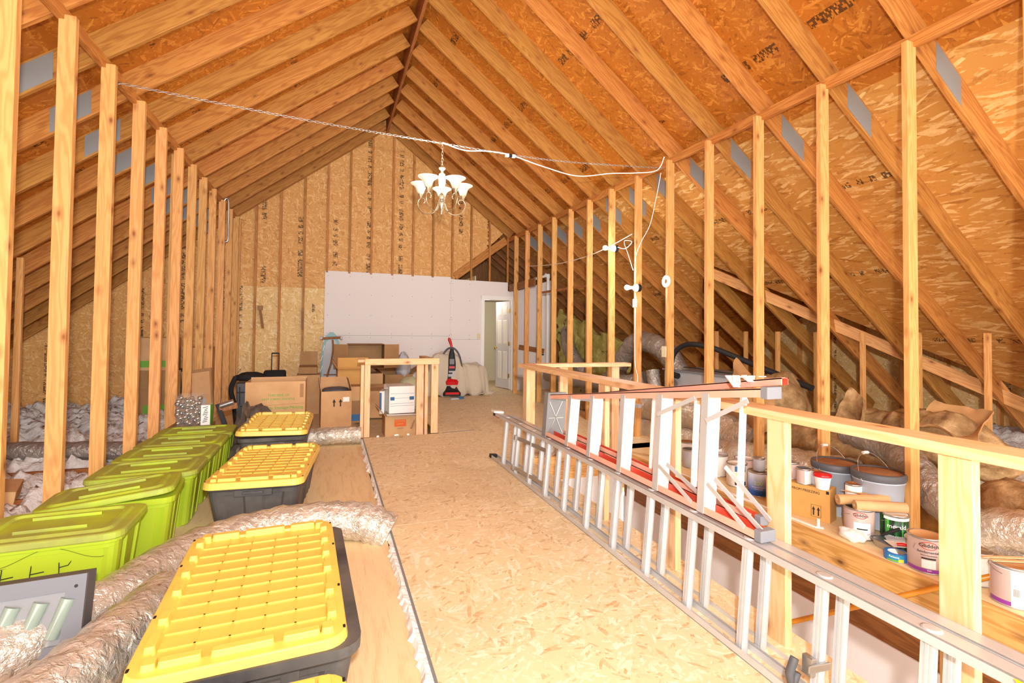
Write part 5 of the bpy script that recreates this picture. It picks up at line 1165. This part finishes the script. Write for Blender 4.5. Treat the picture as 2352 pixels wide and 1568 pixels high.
m = MB(); m.tube([(0, 0, .9), (-.01, .01, .98), (-.03, .03, 1.05), (-.05, .04, 1.10), (-.06, .03, 1.13)], [.022, .022, .03, .03, .018], 10); m.build('handle', 'redgloss', t)
m = MB(); m.tube(spline([(-.13, .0, .15), (-.2, 0, .35), (-.2, 0, .7), (-.1, 0, .9), (.03, -.03, .93), (.14, -.02, .8), (.2, 0, .55), (.17, 0, .36), (.08, 0, .32)], 10), .018, 8, jit=.05); m.build('hose', 'darkgrey', t)
m = MB(); m.tube(spline([(-.12, .05, .8), (-.17, .05, .7), (-.12, .05, .55), (-.16, .05, .45), (-.13, .04, .7)], 8), .008, 6); m.build('power_cord', 'rubber', t)
for x in (-.17, .17): MB().tube([(x-.015, .06, .06), (x+.015, .06, .06)], .06, 14).build('wheel', 'rubber', t)
t = thing('small_pack', 'small clear and blue package on the floor before the vacuum', 'package', (2.24, 9.05, 0), .2); MB().box(-.13, .03, -.05, .05, 0, .025).build('clear_part', 'ltgrey', t); MB().box(.03, .14, -.05, .05, 0, .04).build('blue_part', 'blueink', t, bevel=.008)
def drape(cx, cy, wx, wy, hf, label):
    m = MB(); nx = 80; vs = []
    for j in range(nx+1):
        for i in range(nx+1):
            u, v = -1+2*i/nx, -1+2*j/nx; r_ = max(abs(u), abs(v))
            h = hf(u, v)
            fold = .09*math.sin(13*math.atan2(v, u)+2*u)*max(0, r_-.4)*1.6+.07*mnoise.noise(Vector((u*3, v*3, 5)))+.03*mnoise.noise(Vector((u*9, v*9, 5)))
            vs.append((cx+u*wx*(1+fold), cy+v*wy*(1+fold), max(.004, h*(1+.12*mnoise.noise(Vector((u*2.5, v*2.5, 1))))+fold*.5)))
    n = nx+1; m.add(vs, [(j*n+i, j*n+i+1, (j+1)*n+i+1, (j+1)*n+i) for j in range(nx) for i in range(nx)], True)
    o = m.build('drop_cloth', 'cloth'); sd = o.modifiers.new('s', 'SOLIDIFY'); sd.thickness = .006
    return tag(o, label, 'cloth')
def hcl(u, v):
    a = .82*max(0, 1-max(abs(u+.35)/.5, abs(v)/.9)**5)**.6; b = .62*max(0, 1-max(abs(u-.35)/.5, abs(v)/.8)**5)**.6
    return max(a, b, .02)
drape(2.42, 9.72, .68, .30, hcl, 'cream drop cloth covering furniture beside the door')
# floor details: blue chalk line, white flakes, stray chip
tag(MB().bar((1.34, 6.14, .001), (1.78, 6.2, .001), .012, .001, (0, 0, 1)).build('chalk_line', 'blueink'), 'blue chalk line on the deck right of the small frame', 'line')
for i, (x, y, s_) in enumerate(((.78, 6.135, .03), (.92, 6.13, .015), (.56, 6.12, .015))): crumple('foam_crumb', 'foam', (x, y, .008), (s_, s_*.5, .012), 'white foam crumb by the small frame, %s from the right' % ordinal([1, 0, 2][i]), 'crumb', seed=40+i)
tag(MB().box(2.35, 2.55, 6.9, 7.05, 0, .012).build('wood_offcut', 'stud'), 'thin offcut lying on the deck beyond the railing', 'offcut')
# lumber lying beyond the railing
tag(MB().box(-.03, .03, -.45, .45, 0, .04).build('aluminium_strip', 'ltgrey', None, (3.0, 5.0, .46), (0, 0, math.radians(25)), .004) and bpy.data.objects['aluminium_strip'], 'white metal profile lying past the corner post', 'profile')
